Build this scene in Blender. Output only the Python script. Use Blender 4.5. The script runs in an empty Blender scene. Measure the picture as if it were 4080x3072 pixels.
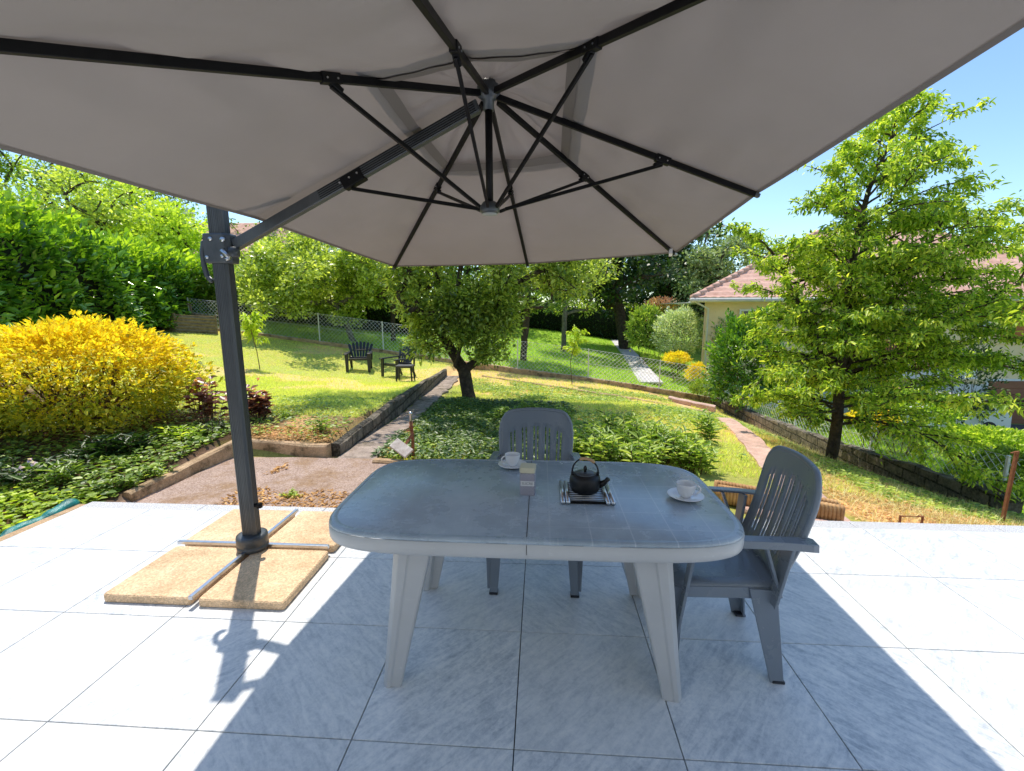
import bpy, math, random
import numpy as np
from mathutils import Vector, Matrix
R = math.radians
rng = np.random.default_rng(7)
random.seed(7)
sc = bpy.context.scene
COL = sc.collection
V = lambda *a: np.array(a, float)

# ------------------------------------------------------------------ camera
CAM = V(.08543, -1.97725, 1.56347)
def _basis(yaw, pitch, roll):
    cy, sy = math.cos(yaw), math.sin(yaw)
    f = V(sy*math.cos(pitch), cy*math.cos(pitch), -math.sin(pitch))
    r0 = V(cy, -sy, 0); u0 = np.cross(r0, f)
    return math.cos(roll)*r0+math.sin(roll)*u0, -math.sin(roll)*r0+math.cos(roll)*u0, f
CR, CU, CF = _basis(-.0644, .16883, -.00262)
FP = 1796.2*2212/4080
def ray(x, y): return (x-1106)/FP*CR - (y-832.7)/FP*CU + CF
def at(x, y, Y):
    """world point seen at (x, y) of the survey grid and standing at depth Y"""
    d = ray(x, y); return CAM + (Y-CAM[1])/d[1]*d
def atz(x, y, z):
    d = ray(x, y); return CAM + (z-CAM[2])/d[2]*d
def proj(P):
    d = np.asarray(P, float)-CAM; z = d@CF
    return V(1106+FP*(d@CR)/z, 832.7-FP*(d@CU)/z)

cam = bpy.data.cameras.new('camera'); co = bpy.data.objects.new('camera', cam); COL.objects.link(co)
cam.sensor_width = 36; cam.lens = 1796.2/4080*36; cam.clip_end = 2000; cam.clip_start = .05
co.matrix_world = Matrix([[CR[0], CU[0], -CF[0], CAM[0]], [CR[1], CU[1], -CF[1], CAM[1]], [CR[2], CU[2], -CF[2], CAM[2]], [0, 0, 0, 1]])
sc.camera = co

# ------------------------------------------------------------------ light
SUN = V(-.212, .39, 1.0); SUN /= np.linalg.norm(SUN)
world = bpy.data.worlds.new('World'); sc.world = world; world.use_nodes = True
nt = world.node_tree; bg = nt.nodes['Background']
sky = nt.nodes.new('ShaderNodeTexSky'); sky.sky_type = 'NISHITA'; sky.sun_disc = False
sky.sun_elevation = math.asin(SUN[2]); sky.sun_rotation = math.atan2(SUN[0], SUN[1])
sky.air_density = 1.0; sky.dust_density = .35; sky.ozone_density = 2.0; sky.altitude = 200
gm = nt.nodes.new('ShaderNodeMix'); gm.data_type = 'RGBA'; gm.blend_type = 'MULTIPLY'; gm.inputs[0].default_value = 1; gm.inputs[7].default_value = (1.36, 1.50, 1.54, 1)
nt.links.new(sky.outputs[0], gm.inputs[6]); nt.links.new(gm.outputs[2], bg.inputs[0]); bg.inputs[1].default_value = .15
sl = bpy.data.lights.new('sun', 'SUN'); sl.energy = 5.0; sl.angle = R(.55); sl.color = (1, .925, .81)
so = bpy.data.objects.new('sun', sl); COL.objects.link(so)
so.rotation_euler = Vector(SUN).to_track_quat('Z', 'Y').to_euler(); so.location = (0, 0, 20)
sc.view_settings.view_transform = 'Standard'; sc.view_settings.look = 'None'
sc.view_settings.exposure = 0; sc.view_settings.gamma = 1
sc.cycles.max_bounces = 8; sc.cycles.diffuse_bounces = 4; sc.cycles.transparent_max_bounces = 8
sc.cycles.sample_clamp_indirect = 6
try: sc.cycles.use_denoising = True
except Exception: pass

# ------------------------------------------------------------------ materials
class NT:
    def __init__(s, name):
        s.m = bpy.data.materials.new(name); s.m.use_nodes = True; s.t = s.m.node_tree
        s.n = s.t.nodes; s.b = s.n['Principled BSDF']; s.out = s.n['Material Output']
    def new(s, ty, **kw):
        n = s.n.new(ty)
        for k, v in kw.items(): setattr(n, k, v)
        return n
    def link(s, a, b): s.t.links.new(a, b)
    def co(s, kind='Object'): return s.new('ShaderNodeTexCoord').outputs[kind]
    def mapped(s, scale=(1, 1, 1), rot=(0, 0, 0), kind='Object'):
        m = s.new('ShaderNodeMapping'); s.link(s.co(kind), m.inputs[0])
        m.inputs['Scale'].default_value = scale; m.inputs['Rotation'].default_value = rot
        return m.outputs[0]
    def noise(s, scale, detail=4, rough=.6, vec=None, dist=0):
        n = s.new('ShaderNodeTexNoise'); s.link(vec if vec is not None else s.co(), n.inputs['Vector'])
        n.inputs['Scale'].default_value = scale; n.inputs['Detail'].default_value = detail
        n.inputs['Roughness'].default_value = rough; n.inputs['Distortion'].default_value = dist
        return n.outputs['Fac']
    def voro(s, scale, feature='F1', vec=None, out='Distance'):
        n = s.new('ShaderNodeTexVoronoi', feature=feature); s.link(vec if vec is not None else s.co(), n.inputs['Vector'])
        n.inputs['Scale'].default_value = scale
        return n.outputs[out]
    def ramp(s, fac, stops):
        n = s.new('ShaderNodeValToRGB'); s.link(fac, n.inputs[0]); e = n.color_ramp.elements
        while len(e) < len(stops): e.new(.5)
        for i, (p, c) in enumerate(stops):
            e[i].position = p; e[i].color = (*c, 1) if not isinstance(c, (int, float)) else (c, c, c, 1)
        return n.outputs[0]
    def mix(s, fac, a, b, mode='MIX'):
        n = s.new('ShaderNodeMix', data_type='RGBA', blend_type=mode)
        for i, v in ((0, fac), (6, a), (7, b)):
            if hasattr(v, 'links'): s.link(v, n.inputs[i])
            elif i == 0: n.inputs[i].default_value = v
            else: n.inputs[i].default_value = (*v, 1)
        return n.outputs[2]
    def math(s, op, a, b=0, c=None):
        n = s.new('ShaderNodeMath', operation=op)
        for i, v in enumerate((a, b) if c is None else (a, b, c)):
            if hasattr(v, 'links'): s.link(v, n.inputs[i])
            else: n.inputs[i].default_value = v
        return n.outputs[0]
    def bump(s, h, strength=.3, dist=.01):
        n = s.new('ShaderNodeBump'); s.link(h, n.inputs['Height'])
        n.inputs['Strength'].default_value = strength; n.inputs['Distance'].default_value = dist
        s.link(n.outputs[0], s.b.inputs['Normal']); return n.outputs[0]
    def set(s, color=None, rough=.5, metal=0, spec=.5):
        if color is not None:
            if hasattr(color, 'links'): s.link(color, s.b.inputs['Base Color'])
            else: s.b.inputs['Base Color'].default_value = (*color, 1)
        if hasattr(rough, 'links'): s.link(rough, s.b.inputs['Roughness'])
        else: s.b.inputs['Roughness'].default_value = rough
        s.b.inputs['Metallic'].default_value = metal
        s.b.inputs['Specular IOR Level'].default_value = spec
        return s.m

def worn(name, c1, c2, scale=6, rough=.5, metal=0, bump=.15, bscale=60, spec=.5, bdist=.004):
    t = NT(name)
    col = t.ramp(t.noise(scale, 6, .65), [(.3, c1), (.7, c2)])
    t.bump(t.noise(bscale, 4, .6), bump, bdist)
    return t.set(col, rough, metal, spec)

def leafmat(name, dark, mid, light, trans=.4, rough=.42, spec=.5, big=.7, accent=None):
    """leaf shader: hue varies per leaf and in slow patches through the crown"""
    gain = 1.1 if 'dark' in name else 1.65
    dark, mid, light = [tuple(min(.92, c*gain) for c in q) for q in (dark, mid, light)]
    t = NT(name)
    g = t.new('ShaderNodeNewGeometry')
    patch = t.noise(big, 2, .5)
    f = t.math('ADD', t.math('MULTIPLY', g.outputs['Random Per Island'], .62), t.math('MULTIPLY', patch, .5))
    stops = [(.12, dark), (.5, mid), (.92, light)]
    if accent: stops.append((.985, accent))
    col = t.ramp(f, stops)
    t.set(col, rough, 0, spec)
    tr = t.new('ShaderNodeBsdfTranslucent')
    t.link(t.mix(1.0, col, (1.5, 1.55, .7), 'MULTIPLY'), tr.inputs[0])
    mx = t.new('ShaderNodeMixShader'); mx.inputs[0].default_value = trans
    t.link(t.b.outputs[0], mx.inputs[1]); t.link(tr.outputs[0], mx.inputs[2]); t.link(mx.outputs[0], t.out.inputs[0])
    return t.m

M = {}
# porcelain paving, one island per tile
t = NT('slate_porcelain')
g = t.new('ShaderNodeNewGeometry'); rnd = g.outputs['Random Per Island']
vr = t.new('ShaderNodeVectorRotate', rotation_type='Z_AXIS'); t.link(t.co(), vr.inputs[0])
t.link(t.math('ADD', t.math('MULTIPLY', t.math('FLOOR', t.math('MULTIPLY', rnd, 4)), 1.571), .75), vr.inputs['Angle'])
mp = t.new('ShaderNodeMapping'); t.link(vr.outputs[0], mp.inputs[0]); mp.inputs['Scale'].default_value = (3.2, 13, 1)
cmb = t.new('ShaderNodeCombineXYZ'); t.link(t.math('MULTIPLY', rnd, 37), cmb.inputs[0]); t.link(cmb.outputs[0], mp.inputs['Location'])
n1 = t.noise(2.6, 9, .68, mp.outputs[0], .6); n2 = t.noise(5, 8, .7); n3 = t.noise(48, 4, .75)
f = t.math('ADD', t.math('MULTIPLY', n1, .44), t.math('ADD', t.math('MULTIPLY', n2, .28), t.math('MULTIPLY', n3, .28)))
col = t.ramp(f, [(.34, (.27, .31, .36)), (.43, (.49, .53, .575)), (.52, (.71, .73, .75)), (.62, (.90, .89, .87))])
col = t.mix(t.math('MULTIPLY', rnd, .5), col, (.66, .67, .67))
t.bump(n1, .18, .004)
M['tile'] = t.set(col, t.math('ADD', t.math('MULTIPLY', n2, .25), .3), 0, .45)

t = NT('speckled_granite')
f = t.voro(160, out='Color'); col = t.ramp(t.noise(220, 2, .8), [(.36, (.05, .05, .06)), (.45, (.4, .4, .42)), (.55, (.75, .75, .76))])
M['granite'] = t.set(col, .45)
M['joint'] = worn('joint_sand', (.03, .03, .03), (.06, .055, .05), 20, .9)

# ground: colour painted per region, broken by noise
t = NT('garden_ground')
vc = t.new('ShaderNodeVertexColor', layer_name='col').outputs[0]
n1 = t.noise(1.3, 6, .7); n2 = t.noise(16, 6, .75); n3 = t.noise(90, 3, .7)
col = t.mix(t.ramp(n1, [(.35, 0.), (.7, .55)]), vc, t.mix(1., vc, (1.55, 1.0, .75), 'MULTIPLY'))
col = t.mix(t.ramp(n2, [(.3, .75), (.5, 0.)]), col, t.mix(1., col, (.35, .33, .25), 'MULTIPLY'))
col = t.mix(t.ramp(n3, [(.5, 0.), (.72, .7)]), col, t.mix(1., col, (1.9, 1.7, 1.4), 'MULTIPLY'))
t.bump(t.math('ADD', n2, t.math('MULTIPLY', n3, .5)), .8, .04)
M['ground'] = t.set(col, .95, 0, .15)

t = NT('pink_gravel')
vc_ = t.voro(110, out='Color'); col = t.mix(.45, t.ramp(t.noise(3, 6, .7), [(.3, (.30, .18, .12)), (.7, (.54, .37, .28))]), t.ramp(vc_, [(.2, (.2, .15, .13)), (.8, (.7, .58, .52))]))
col = t.mix(t.ramp(t.noise(2.2, 8, .75), [(.48, 0.), (.60, .85)]), col, t.ramp(t.noise(40, 5, .8), [(.3, (.14, .075, .04)), (.7, (.50, .33, .19))]))
t.bump(t.voro(110), .7, .01)
M['gravel'] = t.set(col, .9, 0, .2)

def concrete(name, c1, c2, moss=(.05, .055, .02), mossamt=.55, grain=180):
    t = NT(name)
    col = t.ramp(t.noise(5, 8, .72), [(.3, c1), (.68, c2)])
    col = t.mix(t.ramp(t.noise(3.1, 8, .75), [(.50, 0.), (.62, mossamt)]), col, moss)
    sp = t.voro(grain, out='Color')
    col = t.mix(.3, col, t.mix(1., col, t.ramp(sp, [(.1, .25), (.9, 1.8)]), 'MULTIPLY'))
    t.bump(t.math('ADD', t.noise(14, 8, .75), t.math('MULTIPLY', t.voro(grain), .5)), .7, .012)
    return t.set(col, .92, 0, .2)
M['curb'] = concrete('weathered_concrete', (.34, .22, .12), (.70, .50, .31), moss=(.07, .06, .03), mossamt=.75)
M['path'] = concrete('path_concrete', (.20, .155, .13), (.52, .42, .35), moss=(.10, .085, .05), mossamt=.8)
M['redpath'] = concrete('pink_concrete', (.52, .32, .25), (.76, .53, .44), mossamt=.25)
M['greypath'] = concrete('pale_concrete', (.55, .53, .54), (.75, .72, .72), mossamt=.1)
M['slab'] = concrete('tan_gravel_slab', (.62, .42, .25), (.90, .66, .43), moss=(.46, .32, .19), mossamt=.45, grain=120)
M['bounce_wall'] = worn('bounce_wall_render', (.50, .50, .49), (.58, .58, .57), 2, .9, bump=.3)  # surface of the added bounce wall behind the camera
M['white_wall'] = worn('white_render', (.72, .72, .72), (.8, .8, .79), 3, .85)
M['beige_wall'] = worn('beige_render', (.80, .60, .33), (.88, .70, .44), 1.5, .9, bump=.3)

# rough blockwork
t = NT('old_blockwork')
br = t.new('ShaderNodeTexBrick'); mpb = t.new('ShaderNodeMapping'); t.link(t.co('UV'), mpb.inputs[0]); t.link(mpb.outputs[0], br.inputs[0])
br.inputs['Scale'].default_value = 1; br.inputs['Brick Width'].default_value = .42; br.inputs['Row Height'].default_value = .17
br.inputs['Mortar Size'].default_value = .018; br.inputs['Mortar Smooth'].default_value = .4
br.inputs['Color1'].default_value = (.30, .25, .19, 1); br.inputs['Color2'].default_value = (.17, .14, .11, 1); br.inputs['Mortar'].default_value = (.04, .035, .03, 1)
col = t.mix(t.ramp(t.noise(4, 8, .75), [(.42, 0.), (.6, .85)]), br.outputs[0], (.045, .045, .03))
col = t.mix(t.ramp(t.noise(23, 6, .8), [(.45, 0.), (.75, .6)]), col, (.45, .40, .33))
t.bump(t.math('SUBTRACT', t.noise(16, 8, .8), br.outputs['Fac']), 1.0, .03)
M['block'] = t.set(col, .95, 0, .15)

def mono(name, base, lo=.28, hi=.5):
    t = NT(name)
    n = t.noise(3.5, 6, .6); sc_ = t.noise(1.0, 8, .8, t.mapped((6, 60, 20), (0, 0, .5)))
    col = t.mix(t.ramp(n, [(.35, 0.), (.7, .45)]), base, tuple(c*.72+.03 for c in base))
    col = t.mix(t.ramp(sc_, [(.62, 0.), (.72, .35)]), col, tuple(min(1, c*1.6+.1) for c in base))
    t.bump(t.noise(260, 2, .6), .08, .001)
    return t.set(col, t.ramp(n, [(.3, lo), (.7, hi)]), 0, .5)
M['chair'] = mono('slate_resin', (.20, .24, .29), .2, .38)
M['skirt'] = mono('grey_resin', (.54, .55, .555), .30, .46)
M['black_resin'] = mono('black_resin', (.012, .016, .026), .3, .45)
# table top
t = NT('table_top_resin')
p = t.co(); sx = t.new('ShaderNodeSeparateXYZ'); t.link(p, sx.inputs[0])
def gridline(o, step, off, w):
    a = t.math('ABSOLUTE', t.math('SUBTRACT', t.math('FRACT', t.math('DIVIDE', t.math('ADD', o, off), step)), .5))
    return t.math('GREATER_THAN', a, .5-w/step)
gl = t.math('MAXIMUM', gridline(sx.outputs[0], .155, .08, .0024), gridline(sx.outputs[1], .145, .05, .0024))
fade = t.ramp(t.math('ADD', sx.outputs[0], t.math('MULTIPLY', t.noise(5, 4, .6), .6)), [(.25, .08), (.55, .5)])
n = t.noise(2.4, 7, .7); sc1 = t.noise(1.0, 9, .85, t.mapped((7, 90, 1), (0, 0, .35))); sc2 = t.noise(1.0, 9, .85, t.mapped((80, 6, 1), (0, 0, .5)))
col = t.ramp(n, [(.3, (.25, .31, .37)), (.55, (.38, .46, .53)), (.75, (.52, .60, .66))])
col = t.mix(t.ramp(t.math('MAXIMUM', sc1, sc2), [(.57, 0.), (.70, .75)]), col, (.72, .75, .77))
col = t.mix(t.math('MULTIPLY', gl, fade), col, (.62, .66, .70))
t.bump(t.math('ADD', t.noise(180, 3, .6), t.math('MULTIPLY', gl, -.6)), .12, .0015)
M['top'] = t.set(col, t.ramp(n, [(.3, .20), (.7, .34)]), 0, .8)

t = NT('parasol_fabric')
n = t.noise(1.6, 5, .6); wv = t.noise(900, 2, .5)
col = t.mix(t.ramp(n, [(.3, 0.), (.7, .5)]), (.285, .264, .250), (.232, .217, .207))
t.bump(t.math('ADD', t.math('MULTIPLY', t.noise(1.7, 2, .45), 1.0), t.math('MULTIPLY', wv, .03)), .7, .09)
t.set(col, .9, 0, .1)
tr = t.new('ShaderNodeBsdfTranslucent'); t.link(t.mix(1., col, (1.25, 1.1, 1.0), 'MULTIPLY'), tr.inputs[0])
mx = t.new('ShaderNodeMixShader'); mx.inputs[0].default_value = .13
t.link(t.b.outputs[0], mx.inputs[1]); t.link(tr.outputs[0], mx.inputs[2]); t.link(mx.outputs[0], t.out.inputs[0]); M['fabric'] = t.m
t = NT('parasol_hem')
t.set((.175, .158, .147), .9, 0, .1); M['hem'] = t.m
M['rib'] = worn('black_anodised', (.004, .004, .005), (.008, .008, .009), 30, .5, .0, .03, spec=.2)
t = NT('extruded_aluminium')
w = t.new('ShaderNodeTexWave', bands_direction='DIAGONAL'); t.link(t.mapped((1, 1, 0)), w.inputs[0]); w.inputs['Scale'].default_value = 45; w.inputs['Distortion'].default_value = 0
t.bump(w.outputs[1], .25, .003)
M['pole'] = t.set(t.ramp(t.noise(4, 4, .6), [(.3, (.07, .078, .085)), (.7, (.10, .11, .118))]), .36, .4)
M['cast'] = worn('cast_grey', (.05, .06, .07), (.09, .10, .11), 14, .4, .2, .1)
M['steel'] = worn('brushed_steel', (.45, .46, .48), (.62, .63, .65), 40, .28, 1, .04)
M['chrome'] = worn('chrome', (.62, .64, .67), (.74, .76, .79), 10, .3, 1, 0)
M['iron'] = worn('cast_iron', (.004, .004, .005), (.010, .010, .011), 60, .42, .0, .25, 200, .45)
M['cane'] = worn('cane_wrap', (.42, .25, .12), (.6, .40, .22), 60, .6, 0, .4, 200)
M['china'] = worn('white_porcelain', (.80, .80, .81), (.84, .84, .85), 3, .12, 0, 0)
M['plasticpad'] = worn('grey_plastic', (.32, .34, .33), (.4, .42, .41), 8, .5)
M['rust'] = worn('rusty_iron', (.17, .06, .025), (.36, .15, .07), 18, .9, 0, .5)
M['galv'] = worn('galvanised_wire', (.66, .68, .68), (.8, .82, .8), 5, .5, 0, 0)
M['bark'] = worn('dark_bark', (.035, .028, .022), (.13, .10, .075), 9, .95, 0, 1.0, 22, .15, .04)
M['barkgrey'] = worn('grey_bark', (.08, .07, .06), (.24, .22, .19), 9, .95, 0, 1.0, 26, .15, .03)
M['stem'] = worn('brown_stem', (.07, .045, .025), (.17, .11, .06), 14, .9, 0, .4)
M['wood'] = worn('weathered_wood', (.16, .12, .08), (.36, .29, .20), 9, .9, 0, .6, 40)
M['board'] = worn('cracked_tile_board', (.42, .35, .30), (.72, .66, .60), 22, .85, 0, .7, 50)
t = NT('terracotta_block')
t.bump(t.noise(40, 5, .7), .5, .006); M['terra'] = t.set(t.ramp(t.noise(12, 6, .7), [(.3, (.33, .17, .07)), (.7, (.62, .40, .20))]), .9, 0, .2)
t = NT('teal_netting')
t.bump(t.noise(60, 4, .7), .5, .01); M['teal'] = t.set(t.ramp(t.noise(9, 5, .6), [(.35, (.005, .09, .085)), (.65, (.02, .30, .28))]), .35)
t = NT('pink_roof_tile')
t.bump(t.noise(30, 4, .6), .3, .01); M['roof'] = t.set(t.ramp(t.noise(2.5, 6, .7), [(.3, (.54, .29, .21)), (.7, (.80, .52, .41))]), .85, 0, .2)
M['gutter'] = worn('cream_gutter', (.62, .6, .55), (.72, .7, .66), 3, .5)
M['shutter'] = worn('orange_wood', (.38, .13, .04), (.52, .20, .07), 5, .6)
M['garage'] = worn('brown_door', (.24, .085, .04), (.32, .12, .06), 3, .6)
M['asphalt'] = worn('asphalt', (.045, .046, .05), (.07, .07, .075), 20, .9)
M['glass'] = worn('window_glass', (.03, .04, .05), (.05, .06, .07), 3, .08)
M['carwhite'] = worn('white_car_paint', (.72, .73, .75), (.76, .77, .78), 2, .15)
M['tyre'] = worn('tyre', (.02, .02, .02), (.03, .03, .03), 9, .8)
M['paper'] = worn('white_label', (.78, .78, .78), (.82, .82, .82), 3, .7)
M['ink'] = worn('grey_ink', (.10, .10, .12), (.14, .14, .16), 3, .7)
M['creamlid'] = worn('cream_lid', (.62, .58, .42), (.70, .66, .50), 6, .4)
t = NT('patterned_tin')
# small diamond lattice print
p = t.new('ShaderNodeVectorRotate', rotation_type='Y_AXIS'); p.inputs['Angle'].default_value = R(45); t.link(t.co(), p.inputs[0])
s_ = t.new('ShaderNodeSeparateXYZ'); t.link(p.outputs[0], s_.inputs[0])
def cell(o): return t.math('ABSOLUTE', t.math('SUBTRACT', t.math('FRACT', t.math('MULTIPLY', o, 84)), .5))
a, b = cell(s_.outputs[0]), cell(s_.outputs[2])
lat = t.math('GREATER_THAN', t.math('MAXIMUM', a, b), .40); dot = t.math('LESS_THAN', t.math('MAXIMUM', a, b), .16)
M['tin'] = t.set(t.mix(t.math('MAXIMUM', lat, dot), (.13, .11, .17), (.62, .62, .68)), .45)

# foliage
L = {}
L['lime'] = leafmat('lime_leaf', (.05, .095, .01), (.17, .27, .022), (.54, .62, .09), .45)
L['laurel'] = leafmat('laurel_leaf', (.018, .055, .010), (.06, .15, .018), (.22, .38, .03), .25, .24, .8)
L['laurellit'] = leafmat('laurel_lit_leaf', (.05, .12, .012), (.20, .31, .02), (.42, .52, .05), .38, .26, .7)  # lighter laurel: sunlight on the hedge top put into the leaf colour
L['fruit'] = leafmat('fruit_tree_leaf', (.025, .05, .010), (.13, .19, .022), (.46, .52, .12), .38, .3, .7)
L['shade'] = leafmat('shade_toned_weed_leaf', (.02, .05, .01), (.035, .075, .013), (.12, .18, .04), .25)  # weed green darkened so the tree's shade sits in the leaf colour
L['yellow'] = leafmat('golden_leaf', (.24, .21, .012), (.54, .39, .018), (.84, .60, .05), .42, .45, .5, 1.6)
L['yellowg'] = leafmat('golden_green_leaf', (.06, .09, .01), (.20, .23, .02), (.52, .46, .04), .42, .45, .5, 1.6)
L['apple'] = leafmat('apple_leaf', (.035, .065, .012), (.19, .25, .03), (.52, .58, .15), .42, .32, .7)
L['dark'] = leafmat('dark_leaf', (.008, .026, .007), (.026, .065, .012), (.07, .13, .025), .3)
L['mid'] = leafmat('mid_leaf', (.02, .05, .010), (.08, .14, .018), (.25, .33, .05), .3)
L['ywarm'] = leafmat('yellow_green_leaf', (.10, .16, .015), (.26, .34, .03), (.50, .56, .08), .45)
L['grey'] = leafmat('grey_green_leaf', (.05, .08, .035), (.15, .21, .09), (.36, .43, .24), .3)
L['grass'] = leafmat('grass_blade', (.22, .27, .05), (.46, .49, .12), (.66, .60, .28), .4, .6, .3, .5)
L['grassg'] = leafmat('green_grass_blade', (.09, .17, .015), (.22, .35, .03), (.42, .54, .07), .4, .6, .3, .4)
L['straw'] = leafmat('dry_grass', (.25, .2, .08), (.48, .38, .17), (.72, .6, .34), .3, .8, .2)
L['weed'] = leafmat('weed_leaf', (.04, .085, .014), (.14, .22, .03), (.40, .46, .10), .36)
L['litter'] = leafmat('dead_leaf', (.10, .045, .015), (.30, .16, .06), (.55, .36, .16), .2, .8, .2)
L['purple'] = leafmat('bronze_leaf', (.035, .01, .012), (.14, .045, .035), (.42, .20, .16), .3, .35, .6, 2.5)
L['pinkflower'] = leafmat('coral_leaf', (.5, .12, .06), (.75, .28, .16), (.85, .5, .38), .4)
L['variegated'] = leafmat('variegated_leaf', (.10, .15, .06), (.36, .42, .22), (.72, .75, .55), .3)
L['roseflower'] = leafmat('yellow_petal', (.7, .6, .1), (.85, .75, .2), (.9, .85, .4), .4)
L['lilac'] = leafmat('lilac_petal', (.3, .2, .5), (.45, .35, .7), (.6, .5, .8), .4)
L['core'] = worn('inner_shade', (.006, .011, .004), (.015, .024, .008), 9, 1, 0, .5)  # near-black: the shade inside a hedge put into the colour of a solid core

# ------------------------------------------------------------------ mesh helpers
def tag(o, label=None, cat=None, group=None, kind=None):
    if label: o['label'] = label
    if cat: o['category'] = cat
    if group: o['group'] = group
    if kind: o['kind'] = kind
    return o
def thing(name, label, cat, loc=(0, 0, 0), rz=0, group=None):
    o = bpy.data.objects.new(name, None); COL.objects.link(o); o.empty_display_size = .1
    o.location = Vector([float(c) for c in loc]); o.rotation_euler = (0, 0, rz)
    return tag(o, label, cat, group)
def link(name, me, mat, parent=None, smooth=False, world=True):
    for m in (mat if isinstance(mat, (list, tuple)) else [mat]): me.materials.append(m)
    if smooth: me.polygons.foreach_set('use_smooth', [True]*len(me.polygons))
    if parent is not None and world:      # geometry was written in place: shift it to the thing's own origin
        v = np.empty(len(me.vertices)*3, np.float32); me.vertices.foreach_get('co', v); v = v.reshape(-1, 3)
        off = np.array(parent.location if parent.parent is None else parent.parent.location, np.float32)
        v -= off; me.vertices.foreach_set('co', v.ravel()); me.update()
    o = bpy.data.objects.new(name, me); COL.objects.link(o)
    if parent is not None: o.parent = parent
    return o
def big(verts, faces):
    """fast mesh from arrays; faces is one (n,k) array"""
    me = bpy.data.meshes.new('m'); nv, (nf, k) = len(verts), faces.shape
    me.vertices.add(nv); me.vertices.foreach_set('co', verts.astype(np.float32).ravel())
    me.loops.add(nf*k); me.loops.foreach_set('vertex_index', faces.astype(np.int32).ravel())
    me.polygons.add(nf); me.polygons.foreach_set('loop_start', np.arange(0, nf*k, k, dtype=np.int32))
    me.update(calc_edges=True); return me
class MB:
    def __init__(s): s.v, s.f = [], []
    def add(s, vs, fs):
        n = len(s.v); s.v += [tuple(float(c) for c in v) for v in vs]; s.f += [tuple(i+n for i in f) for f in fs]; return s
    def box(s, c, d, rz=0, ry=0, rx=0, taper=1.0):
        m = Matrix.Rotation(rz, 3, 'Z') @ Matrix.Rotation(ry, 3, 'Y') @ Matrix.Rotation(rx, 3, 'X')
        vs = []
        for z in (-1, 1):
            k = 1 if z < 0 else taper
            for x, y in ((-1, -1), (1, -1), (1, 1), (-1, 1)):
                vs.append(Vector([float(q) for q in c]) + m @ Vector((x*d[0]/2*k, y*d[1]/2*k, z*d[2]/2)))
        return s.add(vs, [(0, 3, 2, 1), (4, 5, 6, 7), (0, 1, 5, 4), (1, 2, 6, 5), (2, 3, 7, 6), (3, 0, 4, 7)])
    def bar(s, a, b, w, h, up=(0, 0, 1), w2=None, h2=None):
        a, b = V(*a), V(*b); d = b-a; d /= np.linalg.norm(d); x = np.cross(d, V(*up)); x /= np.linalg.norm(x); y = np.cross(x, d)
        w2 = w2 or w; h2 = h2 or h
        vs = [p+x*i*ww/2+y*j*hh/2 for p, ww, hh in ((a, w, h), (b, w2, h2)) for i, j in ((-1, -1), (1, -1), (1, 1), (-1, 1))]
        return s.add(vs, [(0, 3, 2, 1), (4, 5, 6, 7), (0, 1, 5, 4), (1, 2, 6, 5), (2, 3, 7, 6), (3, 0, 4, 7)])
    def tube(s, pts, rad, n=8, cap=True, sy=1.0):
        pts = [V(*p) for p in pts]; k = len(pts); rad = [rad]*k if isinstance(rad, (int, float)) else list(rad)
        vs, fs = [], []; up = None
        for i, p in enumerate(pts):
            d = pts[min(i+1, k-1)]-pts[max(i-1, 0)]; d /= (np.linalg.norm(d)+1e-9)
            if up is None:
                up = V(0, 0, 1) if abs(d[2]) < .9 else V(1, 0, 0)
            x = np.cross(d, up); x /= np.linalg.norm(x); y = np.cross(x, d); up = y
            for j in range(n):
                a = 2*math.pi*j/n; vs.append(p+rad[i]*(math.cos(a)*x+sy*math.sin(a)*y))
        for i in range(k-1):
            for j in range(n):
                fs.append((i*n+j, i*n+(j+1) % n, (i+1)*n+(j+1) % n, (i+1)*n+j))
        if cap: fs += [tuple(range(n))[::-1], tuple(range((k-1)*n, k*n))]
        return s.add(vs, fs)
    def lathe(s, c, prof, n=24, sx=1, sy=1):
        vs, fs = [], []
        for r, z in prof:
            for j in range(n):
                a = 2*math.pi*j/n; vs.append((c[0]+r*sx*math.cos(a), c[1]+r*sy*math.sin(a), c[2]+z))
        for i in range(len(prof)-1):
            for j in range(n): fs.append((i*n+j, i*n+(j+1) % n, (i+1)*n+(j+1) % n, (i+1)*n+j))
        if prof[0][0] > 0: fs.append(tuple(range(n))[::-1])
        if prof[-1][0] > 0: fs.append(tuple(range((len(prof)-1)*n, len(prof)*n)))
        return s.add(vs, fs)
    def loft(s, rings, cap=True):
        n = len(rings[0]); vs = [p for r in rings for p in r]; fs = []
        for i in range(len(rings)-1):
            for j in range(n): fs.append((i*n+j, i*n+(j+1) % n, (i+1)*n+(j+1) % n, (i+1)*n+j))
        if cap: fs += [tuple(range(n))[::-1], tuple(range((len(rings)-1)*n, len(rings)*n))]
        return s.add(vs, fs)
    def build(s, name, mat, parent=None, smooth=False, world=True, bevel=0, seg=2, solid=0, sub=0):
        me = bpy.data.meshes.new(name); me.from_pydata(s.v, [], s.f); me.update()
        o = link(name, me, mat, parent, smooth, world)
        if solid:
            m = o.modifiers.new('solid', 'SOLIDIFY'); m.thickness = solid; m.offset = 0
        if bevel:
            m = o.modifiers.new('bevel', 'BEVEL'); m.width = bevel; m.segments = seg; m.limit_method = 'ANGLE'; m.angle_limit = R(40)
            m.harden_normals = False
        if sub:
            m = o.modifiers.new('sub', 'SUBSURF'); m.levels = m.render_levels = sub
        return o

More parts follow.
